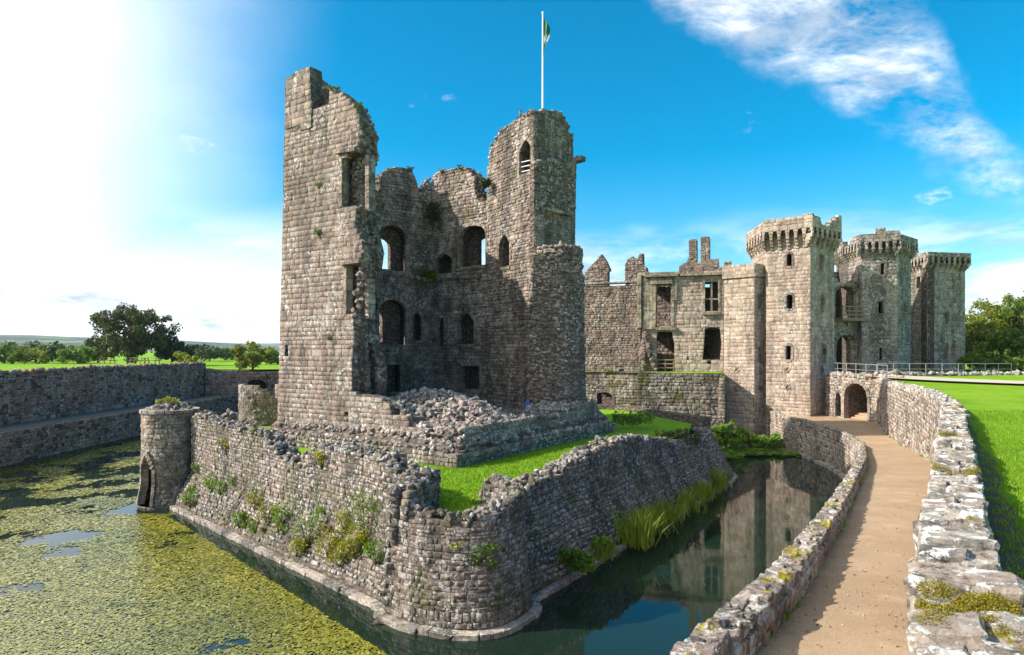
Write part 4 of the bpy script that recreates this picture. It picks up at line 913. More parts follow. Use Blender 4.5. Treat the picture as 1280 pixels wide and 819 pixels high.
def rubble_heap():
    r = root('rubble_heap', (-4.5, 36, ZG), 'heap of grey fallen rubble inside the open side of the keep', 'rubble')
    poly = [(-7.9, 34.9), (-2.3, 31.2), (5.4, 42.6), (.8, 43.0), (-1.9, 46.9), (-6.2, 50.3), (-11.6, 46.4), (-11.5, 40)]
    def hz(x, y):
        h = 4.4+1.75*math.exp(-(((x+5.4)/3.0)**2+((y-36.6)/2.4)**2))+1.1*math.exp(-(((x+2.2)/2.4)**2+((y-35.2)/2.2)**2))+.9*math.exp(-(((x-2.2)/2.2)**2+((y-40.3)/2.2)**2))
        return h-1.1*math.exp(-(((x-.9)/.9)**2+((y-41.6)/.9)**2))+.12*nz(x, y, 0, .9)
    V, f, idx = [], [], {}; s = .4
    for i in range(-32, 17):
        for j in range(74, 128):
            x, y = i*s, j*s
            if inpoly((x+s/2, y+s/2), poly):
                q = []
                for a, b in ((0, 0), (1, 0), (1, 1), (0, 1)):
                    k = (i+a, j+b)
                    if k not in idx: idx[k] = len(V); V.append(((i+a)*s, (j+b)*s, hz((i+a)*s, (j+b)*s)))
                    q.append(idx[k])
                f.append(tuple(q))
    mesh_py('rubble_bed', V, f, M['core'], r)
    S = []; n = 0
    while n < 4600:
        x, y = random.uniform(-11.6, 5.4), 31+14*random.random()**1.35
        if not inpoly((x, y), poly): continue
        S.append(rand_stone((x, y, hz(x, y)+random.uniform(-.04, .1)), random.choice([.13, .16, .19, .22, .26, .32, .42])*random.uniform(.85, 1.15))); n += 1
    emit(S, M['rubble'], r, 300, 'stone', 'small_stones')
rubble_heap()

# ================================================================== GATEHOUSE AND RANGES
def poly_tower(r, pts, vis, z0, zc, zt, mat, core, wins, side_over=.62, nc=6, ch=(.28, .42), cl=(.4, .9), broken=None, nobj=40, flare=None):
    """polygonal tower: faces with slits, corbel table and scalloped parapet"""
    c = (sum(p[0] for p in pts)/len(pts), sum(p[1] for p in pts)/len(pts)); S, D, P = [], [], []
    n = len(pts)
    big = []
    for p in pts:
        v = Vector(p)-Vector(c); big.append(Vector(c)+v*(1+side_over/v.length))
    for i in range(n):
        W = Wall(pts[i], pts[(i+1) % n], away=c); zw = zc+.3 if zt <= zc else zc+.55*(zt-zc)+.45; o = [(0, z0), (W.L, z0), (W.L, zw), (0, zw)]
        hs = [(parch(W, x0, x1, y1, y0+3, y0) if kind else W.px([(x0, y1), (x0, y0), (x1, y0), (x1, y1)])) for (fi, x0, x1, y0, y1, kind) in wins if fi == i]
        panel('wall', W, o, hs, .8, core, r, d=-.04)
        if i in vis:
            S += lay_poly(W, o, hs, ch=ch, cl=cl, kind='block', proud=(-.015, .012), depth=.3, gap=.01)
            for h in hs: D += surround(W, h, .2, .45, .05, .5)
        if zt > zc:
            W2 = Wall(big[i], big[(i+1) % n], away=c); L = W2.L; k = nc if W.L > 3.2 else max(2, nc-3); zs = zc+.55*(zt-zc)
            low = []
            for j in range(k):
                a, b = L*j/k, L*(j+1)/k; m = (b-a)*.17
                low += [(a, zs-.35), (a+m, zs-.35)]+[(a+m+(b-a-2*m)*t, zs-.35+.78*math.sin(math.pi*t)**.8) for t in (.0, .2, .4, .6, .8, 1.0)][1:-1]+[(b-m, zs-.35)]
            low.append((L, zs-.35))
            topf = broken.get(i) if broken else None
            hi = [(L, zt), (0, zt)] if not topf else [(L*t, zt+dz) for t, dz in reversed(topf)]
            o2 = low+rag(hi, .05, .7, closed=False)+[hi[-1]] if False else low+hi
            panel('parapet', W2, o2, [], .5, core, r, d=-.02)
            if i in vis or True:
                P += lay_poly(W2, o2, (), ch=(.26, .38), cl=(.4, .9), kind='block', proud=(0, .035), depth=.3, gap=.02)
            for j in range(k+1):
                u = L*j/k; w = .27
                base = W2.pt(u, 0, 0); N = Vector((W2.n.x, W2.n.y, 0)); T = Vector((W2.t.x, W2.t.y, 0))
                if j == k: continue
                g = []
                for q in range(4):                     # stepped corbel
                    z = zc+(zs-.3-zc)*(q+.5)/4; out = side_over*(q+1)/4
                    g.append(boxg(Vector((base.x, base.y, z))-N*(side_over-out/2+.0), T*w, N*(out+.06*(q % 2)), Vector((0, 0, (zs-.3-zc)/4+.004*q))))
                v, f = merge(g); mesh_py('corbel', v, f, M['buff'] if random.random() < .45 else mat, r)
    mesh_py('roof', [(p[0], p[1], zc+.2) for p in pts], [tuple(range(n))], core, r)
    mesh_py('wall_walk', [(p.x, p.y, zc+.55*(zt-zc)-.1) for p in big]+[(p[0]*.9+c[0]*.1, p[1]*.9+c[1]*.1, zc+.55*(zt-zc)-.1) for p in pts], [(i, (i+1) % n, n+(i+1) % n, n+i) for i in range(n)], core, r) if zt > zc else None
    emit(S, mat, r, nobj, 'stone', 'wall_stones'); emit(P, mat, r, 40, 'parapet_stone', 'parapet_stones'); emit(D, M['dressed'], r, 60, 'window_stone', 'window_stones')
def X(px, Y): return ((px-CXP)/FPX*Y, Y)
def hexa(a, b, c):
    """six corners from three neighbouring visible ones"""
    a, b, c = Vector(a), Vector(b), Vector(c); cen = a+c-b; cen = b+(cen-b)*.98
    return [tuple(a), tuple(b), tuple(c), tuple(2*cen-a), tuple(2*cen-b), tuple(2*cen-c)]
def gatehouse():
    r = root('gatehouse_tower', (27, 61, 0), 'tallest pale hexagonal gatehouse tower, nearest, beside the dark archway', 'tower', 'battlemented gatehouse towers')
    h = hexa(X(958, 60.6), X(1013, 58.2), X(1043, 61.2))
    poly_tower(r, h, (0, 1, 5), -.4, 18.1, 20.75, M['gate'], M['core'], [(0, 983, 990, 317, 333, 1), (0, 983, 991, 368, 386, 1), (0, 982, 989, 431, 450, 1), (0, 982.5, 985, 461, 464, 0), (0, 982.5, 985, 483, 486, 0),
               (1, 1025, 1029, 319, 337, 1), (1, 1026, 1030, 369, 388, 1), (1, 1028, 1032, 433, 452, 1), (1, 1026, 1028.5, 461, 464, 0)], nc=6,
               broken={1: [(0, .15), (.25, .1), (.3, -.5), (.55, -.6), (.62, -.1), (.75, .1), (.8, .35), (.95, .75), (1, .7)], 0: [(0, 0), (.6, .1), (.62, .0), (.8, .05), (.82, .3), (1, .3)]}, nobj=70)
    C = Curve([h[5], h[0], h[1], h[2]], 1)
    r = root('gatehouse_tower', (35.5, 67, 6.4), 'gatehouse tower with raised battlement block, middle of three, right of the dark archway', 'tower', 'battlemented gatehouse towers')
    a, b, c, d = X(1060.5, 69.5), X(1077, 66.3), X(1122, 65.6), X(1139, 68.2)
    pts = [a, b, c, d, (43.2, 72.5), (37.5, 74)]
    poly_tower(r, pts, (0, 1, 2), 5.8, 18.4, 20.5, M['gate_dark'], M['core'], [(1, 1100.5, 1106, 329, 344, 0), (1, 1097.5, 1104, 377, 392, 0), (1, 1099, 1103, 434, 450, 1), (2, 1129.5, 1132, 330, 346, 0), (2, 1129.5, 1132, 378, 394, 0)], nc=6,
               broken={1: [(0, .1), (.3, .15), (.42, .15), (.42, .75), (.62, .75), (.62, .35), (.95, .3), (1, -.1)], 0: [(0, -.5), (.4, -.6), (.45, .05), (1, .1)]}, nobj=60)
    r = root('gatehouse_tower', (47, 76, 6.4), 'dark stained square gatehouse tower, farthest right, beside the green trees', 'tower', 'battlemented gatehouse towers')
    a, b, c = X(1131, 77), X(1159, 73.2), X(1206.5, 74.2); pts = [a, b, c, (56, 82), (47, 84)]
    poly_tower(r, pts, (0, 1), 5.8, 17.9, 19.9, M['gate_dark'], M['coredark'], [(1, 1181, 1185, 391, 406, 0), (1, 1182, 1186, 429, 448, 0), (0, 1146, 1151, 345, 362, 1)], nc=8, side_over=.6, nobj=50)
    # gate recess between the first two towers
    r = root('gate_recess', (32, 67, 6.4), 'recessed gateway with dark arch and timber balcony between two gatehouse towers', 'gateway')
    W = Wall(X(1026, 65.3), X(1082, 67.8)); o = W.px([(1026, 475), (1026, 352), (1043, 346), (1052, 356), (1062, 356), (1082, 346), (1082, 475)])
    ga = parch(W, 1044, 1070, 466, 432, 417.5); up = parch(W, 1043.5, 1073, 398, 367, 357.5)
    panel('wall', W, o, [ga, up], 1.2, M['core'], r); emit(lay_poly(W, o, [ga, up], ch=(.25, .4), cl=(.4, .8)), M['gate'], r, 30)
    emit(surround(W, ga, .4, .8, .14, .5), M['dressed'], r, 30, 'arch_stone'); emit(surround(W, up, .25, .6, .08, .6), M['dressed'], r, 30, 'arch_stone')
    W5 = W.shift(-5); o = W5.px([(1010, 475), (1010, 340), (1110, 340), (1110, 475)]); i2 = parch(W5, 1053, 1064, 462, 440, 432)
    panel('passage_wall', W, o, [i2], .4, M['coredark'], r, d=-5.0); panel('passage_wall', W, o, [], .4, M['coredark'], r, d=-9.0)
    u0, u1 = W.uv(1041, 400)[0], W.uv(1075, 400)[0]; zz = W.uv(1058, 400)[1]; T, N = Vector((W.t.x, W.t.y, 0)), Vector((W.n.x, W.n.y, 0))
    v, f = boxg(W.pt((u0+u1)/2, zz, .5), T*(u1-u0), N*1.4, Vector((0, 0, .3))); mesh_py('balcony_floor', v, f, M['wood'], r)
    for k in range(5):
        v, f = boxg(W.pt(u0+(u1-u0)*k/4*.96+.05, zz+.75, 1.1), T*.12, N*.12, Vector((0, 0, 1.2))); mesh_py('baluster', v, f, M['wood'], r)
    for z in (.45, .85, 1.3):
        v, f = boxg(W.pt((u0+u1)/2, zz+z, 1.12), T*(u1-u0), N*.14, Vector((0, 0, .12))); mesh_py('rail', v, f, M['wood'], r)
    # terrace on top of the recess
    for x in (1048, 1056, 1062, 1068):
        u, vv = W.uv(x, 352); v, f = tube([W.pt(u, vv-.2, -.3), W.pt(u, vv+1.0, -.3)], [.03, .03], 5); mesh_py('post', v, f, M['steel'], r)
    a, b = W.uv(1044, 345), W.uv(1072, 344); v, f = tube([W.pt(a[0], a[1]+.1, -.3), W.pt(b[0], b[1]+.1, -.3)], [.03, .03], 5); mesh_py('rail', v, f, M['steel'], r)
    # closet tower
    r = root('closet_tower', (22, 60, 0), 'lower flat-topped pale tower joined to the left of the tallest gatehouse tower', 'tower')
    a, b, c = X(905, 62.6), X(943, 60.5), X(960, 62.0); pts = [a, b, c, (25.5, 67), (21, 68)]
    poly_tower(r, pts, (0, 1), -.4, 16.45, 16.45, M['gate'], M['core'], [(1, 948.5, 953, 368, 386, 1), (1, 948.5, 953, 433, 451, 1), (0, 919, 922, 461, 464.5, 0), (0, 920, 923, 484, 487, 0), (1, 949, 951.5, 462, 465, 0), (1, 949, 951.5, 484, 487, 0)], nobj=40)
    P = []
    for i in (0, 1):
        W = Wall(pts[i], pts[i+1], away=(22.5, 65)); o = rag([(-.1, 15.7), (W.L+.1, 15.7), (W.L+.1, 16.9), (-.1, 16.9)], .04, .5)
        panel('parapet', W, [(-.1, 15.7), (W.L+.1, 15.7), (W.L+.1, 16.85), (-.1, 16.85)], [], .5, M['core'], r, d=.12); P += lay_poly(W, o, (), ch=(.28, .36), cl=(.4, .8), proud=(.14, .2), depth=.3)
    emit(P, M['gate'], r, 40, 'parapet_stone', 'parapet_stones')
    # court range with the tall ruined windows
    r = root('castle_range', (15, 62, 6.6), 'ruined pale castle range with two tall empty windows and twin chimney stacks', 'building')
    W = Wall(X(797, 65.4), X(908, 62.9)); T, N = Vector((W.t.x, W.t.y, 0)), Vector((W.n.x, W.n.y, 0))
    o = W.px([(799, 466), (800, 440), (802, 415), (799, 380), (799, 345), (806, 343), (822, 343), (838, 345), (850, 346), (866, 344), (880, 342), (900, 340), (908, 338), (908, 466)])
    w1 = parch(W, 820.5, 839, 408, 362, 356.5); w2 = W.px([(820, 464), (821, 440), (821, 418), (825, 413), (839, 412.5), (843, 430), (843, 464)]); w3 = W.px([(881, 390), (881, 351), (898, 351), (898, 390)]); w4 = W.px([(878.5, 449), (880, 430), (881.5, 411), (890, 409), (900, 411), (902, 430), (900, 449)])
    dots = [W.px([(x-1, y+1.2), (x-1, y-1), (x+1, y-1), (x+1, y+1.2)]) for x, y in [(860, 371), (860, 390), (859, 409), (860, 428), (860, 448), (873, 379)]]
    sq = W.px([(884, 455.5), (884, 452), (889, 452), (889, 455.5)])
    hs = [w1, w2, w3, w4, sq]+dots
    panel('wall', W, rag(o, .05, .8), hs, .9, M['core'], r, d=-.04); emit(lay_poly(W, o, hs, ch=(.28, .42), cl=(.4, .9), proud=(-.02, .03), gap=.02), M['gate'], r, 60, 'stone', 'wall_stones')
    G = surround(W, w1, .3, .5, .12)+surround(W, w3, .22, .5, .08)
    for (x0, x1, y0, y1, d, w) in ((804, 820, 347, 412, .25, 4), (839.5, 846, 347, 376, .22, 2), (813, 841, 347, 356, .38, 6), (797, 802, 345, 410, .4, 2)):   # buff dressed frame
        a, b = W.uv(x0, y1), W.uv(x1, y0); n = max(1, round((b[1]-a[1])/.5))
        for i in range(w):
            for j in range(n): G.append(st('block', W.pt(a[0]+(b[0]-a[0])*(i+.5)/w, a[1]+(b[1]-a[1])*(j+.5)/n, d-.2), T*((b[0]-a[0])/w-.02), Vector((0, 0, (b[1]-a[1])/n-.015)), N*.5))
    for (x0, x1, y, d, hh) in ((806, 847, 346, .55, .22), (800, 850, 343.5, .3, .3), (820, 846, 411, .25, .3), (878, 901, 392, .25, .28), (850, 908, 344, .3, .25)):                                       # string courses
        a, b = W.uv(x0, y), W.uv(x1, y); n = max(2, round((b[0]-a[0])/.7))
        for i in range(n): G.append(st('block', W.pt(a[0]+(b[0]-a[0])*(i+.5)/n, a[1], d-.2), T*((b[0]-a[0])/n-.01), Vector((0, 0, hh)), N*.6))
    a, b = W.uv(889.5, 390), W.uv(889.5, 351)
    G.append(st('block', W.pt(a[0], (a[1]+b[1])/2, -.25), T*.18, Vector((0, 0, b[1]-a[1])), N*.3)); 
    c, d = W.uv(881, 374), W.uv(898, 374); G.append(st('block', W.pt((c[0]+d[0])/2, c[1], -.25), T*(d[0]-c[0]), Vector((0, 0, .16)), N*.26))
    for i in range(4):                                  # panelled band over the window
        x0 = 812+i*7; a, b = W.uv(x0, 354), W.uv(x0+5, 347.5)
        G.append(st('block', W.pt((a[0]+b[0])/2, (a[1]+b[1])/2, .16), T*(b[0]-a[0])*.72, Vector((0, 0, (b[1]-a[1])*.8)), N*.5))
    emit(G, M['buff'], r, 160, 'dressed_stone', 'dressed_stones')
    U = edge_rubble(W, W.px([(820, 462), (812, 440), (808, 418), (802, 440), (806, 460)]), .55, .0, 120, (.25, .55))+edge_rubble(W, W.px([(806, 430), (806, 462)]), .5, .1, 60, (.3, .55))+edge_rubble(W, W.px([(800, 343), (830, 343), (850, 345)]), .2, -.5, 40, (.2, .4))
    emit(U, M['curtain'], r, 40, 'core_stone', 'core_rubble')
    for z, x0, x1 in ((.35, 820, 842), (.75, 820, 842), (1.15, 820, 842)):
        a, b = W.uv(x0, 464), W.uv(x1, 464); v, f = boxg(W.pt((a[0]+b[0])/2, a[1]+z, .05), T*(b[0]-a[0]), N*.06, Vector((0, 0, .1))); mesh_py('rail', v, f, M['wood'], r)
    for x in (821, 831.5, 842):
        a = W.uv(x, 464); v, f = boxg(W.pt(a[0], a[1]+.6, .0), T*.1, N*.08, Vector((0, 0, 1.25))); mesh_py('post', v, f, M['wood'], r)
    # rooms behind the windows; slabs added to darken them
    o = W.px([(799, 466), (799, 352), (908, 352), (908, 466)]); iw = parch(W, 884, 898, 452, 443, 439)
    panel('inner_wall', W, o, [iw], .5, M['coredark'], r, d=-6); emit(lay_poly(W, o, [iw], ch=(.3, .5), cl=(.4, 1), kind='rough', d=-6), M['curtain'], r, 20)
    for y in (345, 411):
        a, b = W.uv(800, y), W.uv(908, y); v, f = boxg(W.pt((a[0]+b[0])/2, a[1]+(-.3 if y < 400 else 0), -3.6), T*(b[0]-a[0]), N*5.0, Vector((0, 0, .3))); mesh_py('shade_slab', v, f, M['coredark'], r)
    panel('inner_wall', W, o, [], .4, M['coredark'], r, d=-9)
    # twin chimneys and broken parapet
    Wc = Wall(X(840, 66), X(912, 64))
    for x0, x1, y0 in ((861, 871, 299), (876, 887, 296)):
        o = Wc.px([(x0, 352), (x0, y0+2), ((x0+x1)/2, y0), (x1, y0+1), (x1, 352)]); ch_ = panel('chimney', Wc, o, [], 1.1, M['core'], r); emit(lay_poly(Wc, o, (), ch=(.2, .32), cl=(.25, .5), kind='rough', proud=(0, .05)), M['curtain'], ch_, 40)
    o = Wc.px([(848, 352), (849, 333), (858, 328), (862, 320), (872, 330), (888, 325), (898, 325), (899, 335), (904, 336), (905, 328), (914, 328), (914, 352)]); p = panel('parapet', Wc, o, [], .8, M['core'], r); emit(lay_poly(Wc, o, (), ch=(.22, .34), cl=(.3, .6), kind='rough', proud=(0, .05)), M['curtain'], p, 40)
    # curtain wall
    r = root('curtain_wall', (9, 66, 6), 'dark brown rough stone curtain wall between the keep and the pale range', 'wall')
    W = Wall(X(700, 68.5), X(801, 65.2)); o = W.px([(700, 470), (700, 358), (760, 357.5), (801, 357.5), (801, 470)]); hh = [parch(W, 741, 746, 400, 396, 392)]
    panel('wall', W, o, [], .9, M['coredark'], r, d=-.04); emit(lay_poly(W, o, (), ch=(.16, .3), cl=(.25, .6), kind='rough', proud=(-.02, .06)), M['curtain'], r, 60, 'stone', 'wall_stones')
    a, b = W.uv(700, 357), W.uv(800, 357); n = 14
    emit([st('block', W.pt(a[0]+(b[0]-a[0])*(i+.5)/n, a[1]+.06, -.3), Vector((W.t.x, W.t.y, 0))*((b[0]-a[0])/n-.02), Vector((0, 0, .16)), Vector((W.n.x, W.n.y, 0))*1.1) for i in range(n)], M['kerb'], r, 14, 'coping_stone')
    # ruined gables standing behind
    for (pts, lab, Y) in (([(730, 372), (731, 341), (738, 333), (745, 326), (752, 318), (757, 325), (762, 336), (762.5, 338), (760, 339), (760, 372)], 'dark ruined gable with a pointed top behind the curtain wall', 78),
                          ([(781, 372), (781, 332), (784, 325), (790, 321.5), (797, 323), (799, 317), (803.5, 317), (804, 332), (808, 334), (810, 345), (815, 372)], 'dark ruined gable with a chimney stub behind the range', 75)):
        r = root('ruined_gable', (*X(pts[0][0]+14, Y), 6.6), lab, 'ruin', 'ruined gables behind the walls')
        W = Wall(X(pts[0][0]-4, Y+.8), X(pts[0][0]+40, Y-.8)); o = W.px(pts); o[0] = (o[0][0], 6.4); o[-1] = (o[-1][0], 6.4)
        panel('wall', W, rag(o, .08, .6), [], .9, M['coredark'], r, d=-.04); emit(lay_poly(W, o, (), ch=(.2, .34), cl=(.3, .7), kind='rough', proud=(-.02, .07)), M['curtain'], r, 30, 'stone', 'wall_stones')
    # terrace retaining wall in front
    r = root('terrace_wall', (15, 60, 0), 'ivy-stained buff retaining wall of the terrace below the ruined range', 'wall')
    W = Wall(X(797, 61.5), X(906, 59.6)); o = [(0, -.4), (W.L, -.4)]+W.px([(906, 468), (880, 467), (850, 466.5), (820, 466), (797, 465)])
    panel('wall', W, o, [], 1.4, M['core'], r, d=-.05); S = lay_poly(W, o, (), ch=(.22, .34), cl=(.3, .7), kind='rough', proud=(-.02, .05))
    o2 = W.px([(895, 545), (899, 474), (906, 470), (906, 545)]); o2[0] = (o2[0][0], -.3); o2[-1] = (o2[-1][0], -.3); panel('buttress', W, o2, [], .6, M['core'], r, d=.5); S += lay_poly(W, o2, (), ch=(.26, .36), cl=(.3, .6), kind='block', proud=(.52, .56))
    WB = Wall(X(730, 64.5), X(799, 61.8)); o3 = [(0, -.4), (WB.L, -.4)]+WB.px([(799, 464), (774, 464.5), (774, 461.5), (752, 462), (752, 464), (730, 464)])
    h = parch(WB, 746, 765, 516, 494, 490); panel('wall', WB, o3, [h], 1.4, M['core'], r, d=-.05); S += lay_poly(WB, o3, [h], ch=(.22, .34), cl=(.3, .7), kind='rough', proud=(-.02, .05))
    emit(S, M['terrace'], r, 80, 'stone', 'wall_stones'); emit(surround(WB, h, .3, .5, .06), M['dressed'], r, 20, 'arch_stone')
    o4 = WB.px([(736, 525), (736, 480), (775, 480), (775, 525)]); panel('inner_wall', WB, o4, [], .4, M['core'], r, d=-3)
    mesh_py('terrace', [(3.5, 70, 6.55), (*X(730, 64.3), 6.55), (*X(799, 61.6), 6.55), (*X(906, 59.5), 6.55), (21, 64.5, 6.55), (12, 68, 6.55)], [(0, 1, 2, 3, 4, 5)], M['lawn'], None, 'structure')
gatehouse()

# ================================================================== BRIDGE, BOUNDARY WALL, PATH PARAPET
def bridge():
    r = root('arched_bridge_wall', (30, 55, 2.6), 'stone bridge wall with a round arch at the end of the path', 'bridge')
    W = Wall((31.2, 51.6), (28.9, 59.0)); o = [(0, 2.3), (W.L, 2.3), (W.L, 6.5), (4, 6.45), (0, 6.35)]
    a = parch(W, 1055.5, 1085, 526, 496, 478.5); b = parch(W, 1044.5, 1052, 522, 499, 490)
    a = [(u, max(v, 2.35)) for u, v in a]; b = [(u, max(v, 2.35)) for u, v in b]
    panel('wall', W, o, [a, b], 4.6, M['core'], r, d=-.04); S = lay_poly(W, o, [a, b], ch=(.2, .3), cl=(.28, .6), kind='rough', proud=(-.02, .05))
    for i in range(120): u = random.uniform(0, W.L); S.append(rand_stone(W.pt(u, 6.45+random.uniform(-.05, .1), -random.uniform(0, .6)), random.uniform(.25, .5)))
    emit(S, M['redwall'], r, 120); emit(surround(W, a, .32, .5, .08, .4)+surround(W, b, .25, .4, .06, .4), M['dressed'], r, 60, 'arch_stone')
    o = [(0, 2.3), (W.L, 2.3), (W.L, 6.3), (0, 6.3)]; panel('inner_wall', W, o, [], .4, M['core'], r, d=-4.7)
    for i in range(3):
        v, f = boxg(W.pt((a[0][0]+a[-1][0])/2, 2.62+.17*i+.08, -1.0-.35*i), Vector((W.t.x, W.t.y, 0))*(abs(a[-1][0]-a[0][0])-.05), Vector((W.n.x, W.n.y, 0))*.7, Vector((0, 0, .17))); mesh_py('step', v, f, M['path'], r)
bridge()
def boundary_wall():
    r = root('boundary_wall', (8, 12, 6), 'tall lichen-whitened stone wall curving along the right side of the path', 'wall')
    C = Curve(PR, 1); N = len(PR)
    ys = [C.pt(u, 0).y for u in np.linspace(0, C.L, 200)]; yof = lambda u: C.pt(u, 0).y
    loft('wall', C, lambda u: [(0, zpath(yof(u))-.3), (0, walltop(yof(u))-.24), (.46, walltop(yof(u))-.24), (.46, 5.0)], M['core'], r, du=.5)
    # inner face (towards the path) is the far side of the Curve normal: use a mirrored curve
    CI = Curve(PR, -1); S = []
    us = np.arange(0, CI.L, .25); lo = min(us, key=lambda u: abs(yof(u)-2.5)); 
    def rows(v):
        out = []; a = None
        for u in us:
            y = yof(u); ok = y > 2 and zpath(y)-.12 < v < walltop(y)-.24
            if ok and a is None: a = u
            if not ok and a is not None:
                if u-a > .3: out.append((a, u))
                a = None
        if a is not None: out.append((a, CI.L))
        return out
    S += lay(CI, rows, 2.5, 7.0, ch=(.15, .28), cl=(.22, .55), kind='rough', proud=(-.01, .06), depth=.3)
    S += lay(C, lambda v: [(u0, u1) for u0, u1 in [(us[np.argmin([abs(yof(u)-1.5) for u in us])], us[np.argmin([abs(yof(u)-40) for u in us])])] if True], 6.0, 6.62, ch=(.18, .26), cl=(.3, .6), kind='rough', proud=(.44, .5), depth=.3)
    emit(S, M['redwall'], r, 300, 'stone', 'wall_stones')
    # big lichen-covered capping stones
    K = []; u = float(us[np.argmin([abs(yof(u)-1.2) for u in us])])
    while u < C.L-.3:
        y = yof(u); l = random.uniform(.2, .46) if y < 20 else random.uniform(.4, .8); zt = walltop(y); T, U, Nn = C.frame(u+l/2, zt)
        w0 = random.uniform(.16, .32); hh = random.uniform(.2, .28); wd = .50 if y > 4.6 else .56
        pieces = [(w0/2, w0), (w0+(wd-w0)/2, wd-w0)] if random.random() < .75 else [(wd/2, wd)]
        for d, w in pieces:
            q = Matrix.Rotation(random.uniform(-.1, .1), 3, Nn) @ Matrix.Rotation(random.uniform(-.09, .09), 3, T) @ Matrix.Rotation(random.uniform(-.12, .12), 3, U)
            K.append(st('cap', C.pt(u+l/2+random.uniform(-.03, .03), zt-.13+random.uniform(-.04, .04), d-.01), q @ T*l*1.08, q @ Nn*w*1.08, q @ U*(hh+.12)))
        u += l
    for i in range(900):
        u = random.uniform(0, C.L); y = yof(u)
        if y > 1.5: K.append(rand_stone(C.pt(u, walltop(y)+random.uniform(-.06, .0), random.uniform(.02, .48)), random.uniform(.07, .17)))
    emit(K, M['cap'], r, 300, 'capstone', 'packing_stones')
    return C, yof
CW, ywof = boundary_wall()
def path_parapet():
    r = root('path_parapet', (4, 10, 5), 'low mossy stone parapet between the sandy path and the moat', 'wall')
    pts = list(PL)+smooth_path([(24.4, 53.5), (24.0, 54.6), (24.0, 56.5), (24.4, 60)], 4)[1:]
    C = Curve(pts, -1); yof = lambda u: min(C.pt(u, 0).y, 60)       # normal points to the water
    top = lambda u: zpath(yof(u))+.30
    loft('wall', C, lambda u: [(0, zpath(yof(u))-.4), (0, top(u)-.1), (.26, top(u)-.1), (.26, -.5)], M['core'], r, du=.5)
    us = np.arange(0, C.L, .2); S = []
    def rows(v):
        out = []; a = None
        for u in us:
            ok = yof(u) > 1 and v < top(u)-.08
            if ok and a is None: a = u
            if not ok and a is not None: out.append((a, u)); a = None
        if a is not None: out.append((a, C.L))
        return out
    S += lay(C, rows, .15, 6.6, ch=(.18, .3), cl=(.25, .55), kind='rough', proud=(.26, .30), depth=.22)
    CI = Curve(pts, 1)
    u = 0
    while u < C.L-.3:
        if yof(u) > 1.5:
            for k in range(2):
                l = random.uniform(.22, .42); T, U, Nn = CI.frame(u+l/2, 0); hgt = .16; S.append(st('rough', CI.pt(u+l/2+k*.1, top(u)-.18-.15*k, -.08), T*l, U*hgt, Nn*.22))
        u += random.uniform(.24, .36)
    emit(S, M['redwall'], r, 140, 'stone', 'wall_stones')
    K = []; u = 0
    while u < C.L-.3:
        l = random.uniform(.13, .28)
        if yof(u) > 1.5:
            zt = top(u); T, U, Nn = C.frame(u+l/2, zt); w0 = random.uniform(.09, .17)
            for d, w in ((w0/2+.01, w0), (w0+(.27-w0)/2, .27-w0)):
                q = Matrix.Rotation(random.uniform(-.2, .2), 3, Nn) @ Matrix.Rotation(random.uniform(-.2, .2), 3, T) @ Matrix.Rotation(random.uniform(-.15, .15), 3, U)
                K.append(st('cap', C.pt(u+l/2+random.uniform(-.03, .03), zt-.05+random.uniform(-.025, .025), d), q @ T*l*1.12, q @ Nn*w*1.1, q @ U*random.uniform(.13, .18)))
        u += l
    for i in range(700):
        u = random.uniform(0, C.L)
        if yof(u) > 1.5: K.append(rand_stone(C.pt(u, top(u)+random.uniform(-.03, .05), random.uniform(.02, .24)), random.uniform(.05, .11)))
    emit(K, M['para'], r, 300, 'capstone', 'packing_stones')
    k = []; CK = Curve(pts, -1); u = CK.L-26
    while u < CK.L-.5:
        T, U, Nn = CK.frame(u+.4, 0); k.append(st('block', CK.pt(u+.4, .08, .5), T*.8, Nn*.4, U*.22)); u += .82
    emit(k, M['kerb'], r, 40, 'kerb_stone')
path_parapet()

def railing(pts, n, label, lower=False):
    r = root('metal_railing', pts[0], label, 'railing', 'metal railings by the gate')
    P = [Vector(p) for p in pts]; C = Curve([p.xy for p in P], 1); zb = lerp_tab([(C.c[i], P[i].z) for i in range(len(P))])
    for i in range(n+1):
        u = C.L*i/n; p = C.pt(u, zb(u)); v, f = tube([p, p+Vector((0, 0, 1.12))], [.032, .032], 6); mesh_py('post', v, f, M['steel'], r)
    for z in (1.1, .6):
        q = [C.pt(u, zb(u)+z) for u in np.linspace(0, C.L, 8)]; v, f = tube(q, [.034 if z > 1 else .022]*8, 6); mesh_py('rail', v, f, M['steel'], r)
railing([(29.3, 59.2, 6.45), (30.4, 55.5, 6.4), (31.2, 53.2, 6.35)], 6, 'short metal railing above the stone arch')
railing([(33.4, 58.5, 6.4), (40, 57.5, 6.4), (45.5, 58.3, 6.4)], 9, 'long metal railing in front of the gatehouse towers')
def edging():
    r = root('stone_edging', (40, 60, 6.4), 'low rough stone edging below the long railing', 'wall'); S = []
    C = Curve([(33.0, 59.3), (40, 58.2), (46, 59.0), (58, 61)], 1)
    loft('footing', C, lambda u: [(.3, 6.2), (.3, 6.5), (-.3, 6.5), (-.3, 6.2)], M['core'], r, du=2)
    for i in range(260): u = random.uniform(0, C.L); S.append(rand_stone(C.pt(u, 6.52+random.uniform(-.1, .1), random.uniform(-.4, .4)), random.uniform(.25, .55)))
    emit(S, M['kerb'], r, 80)
edging()

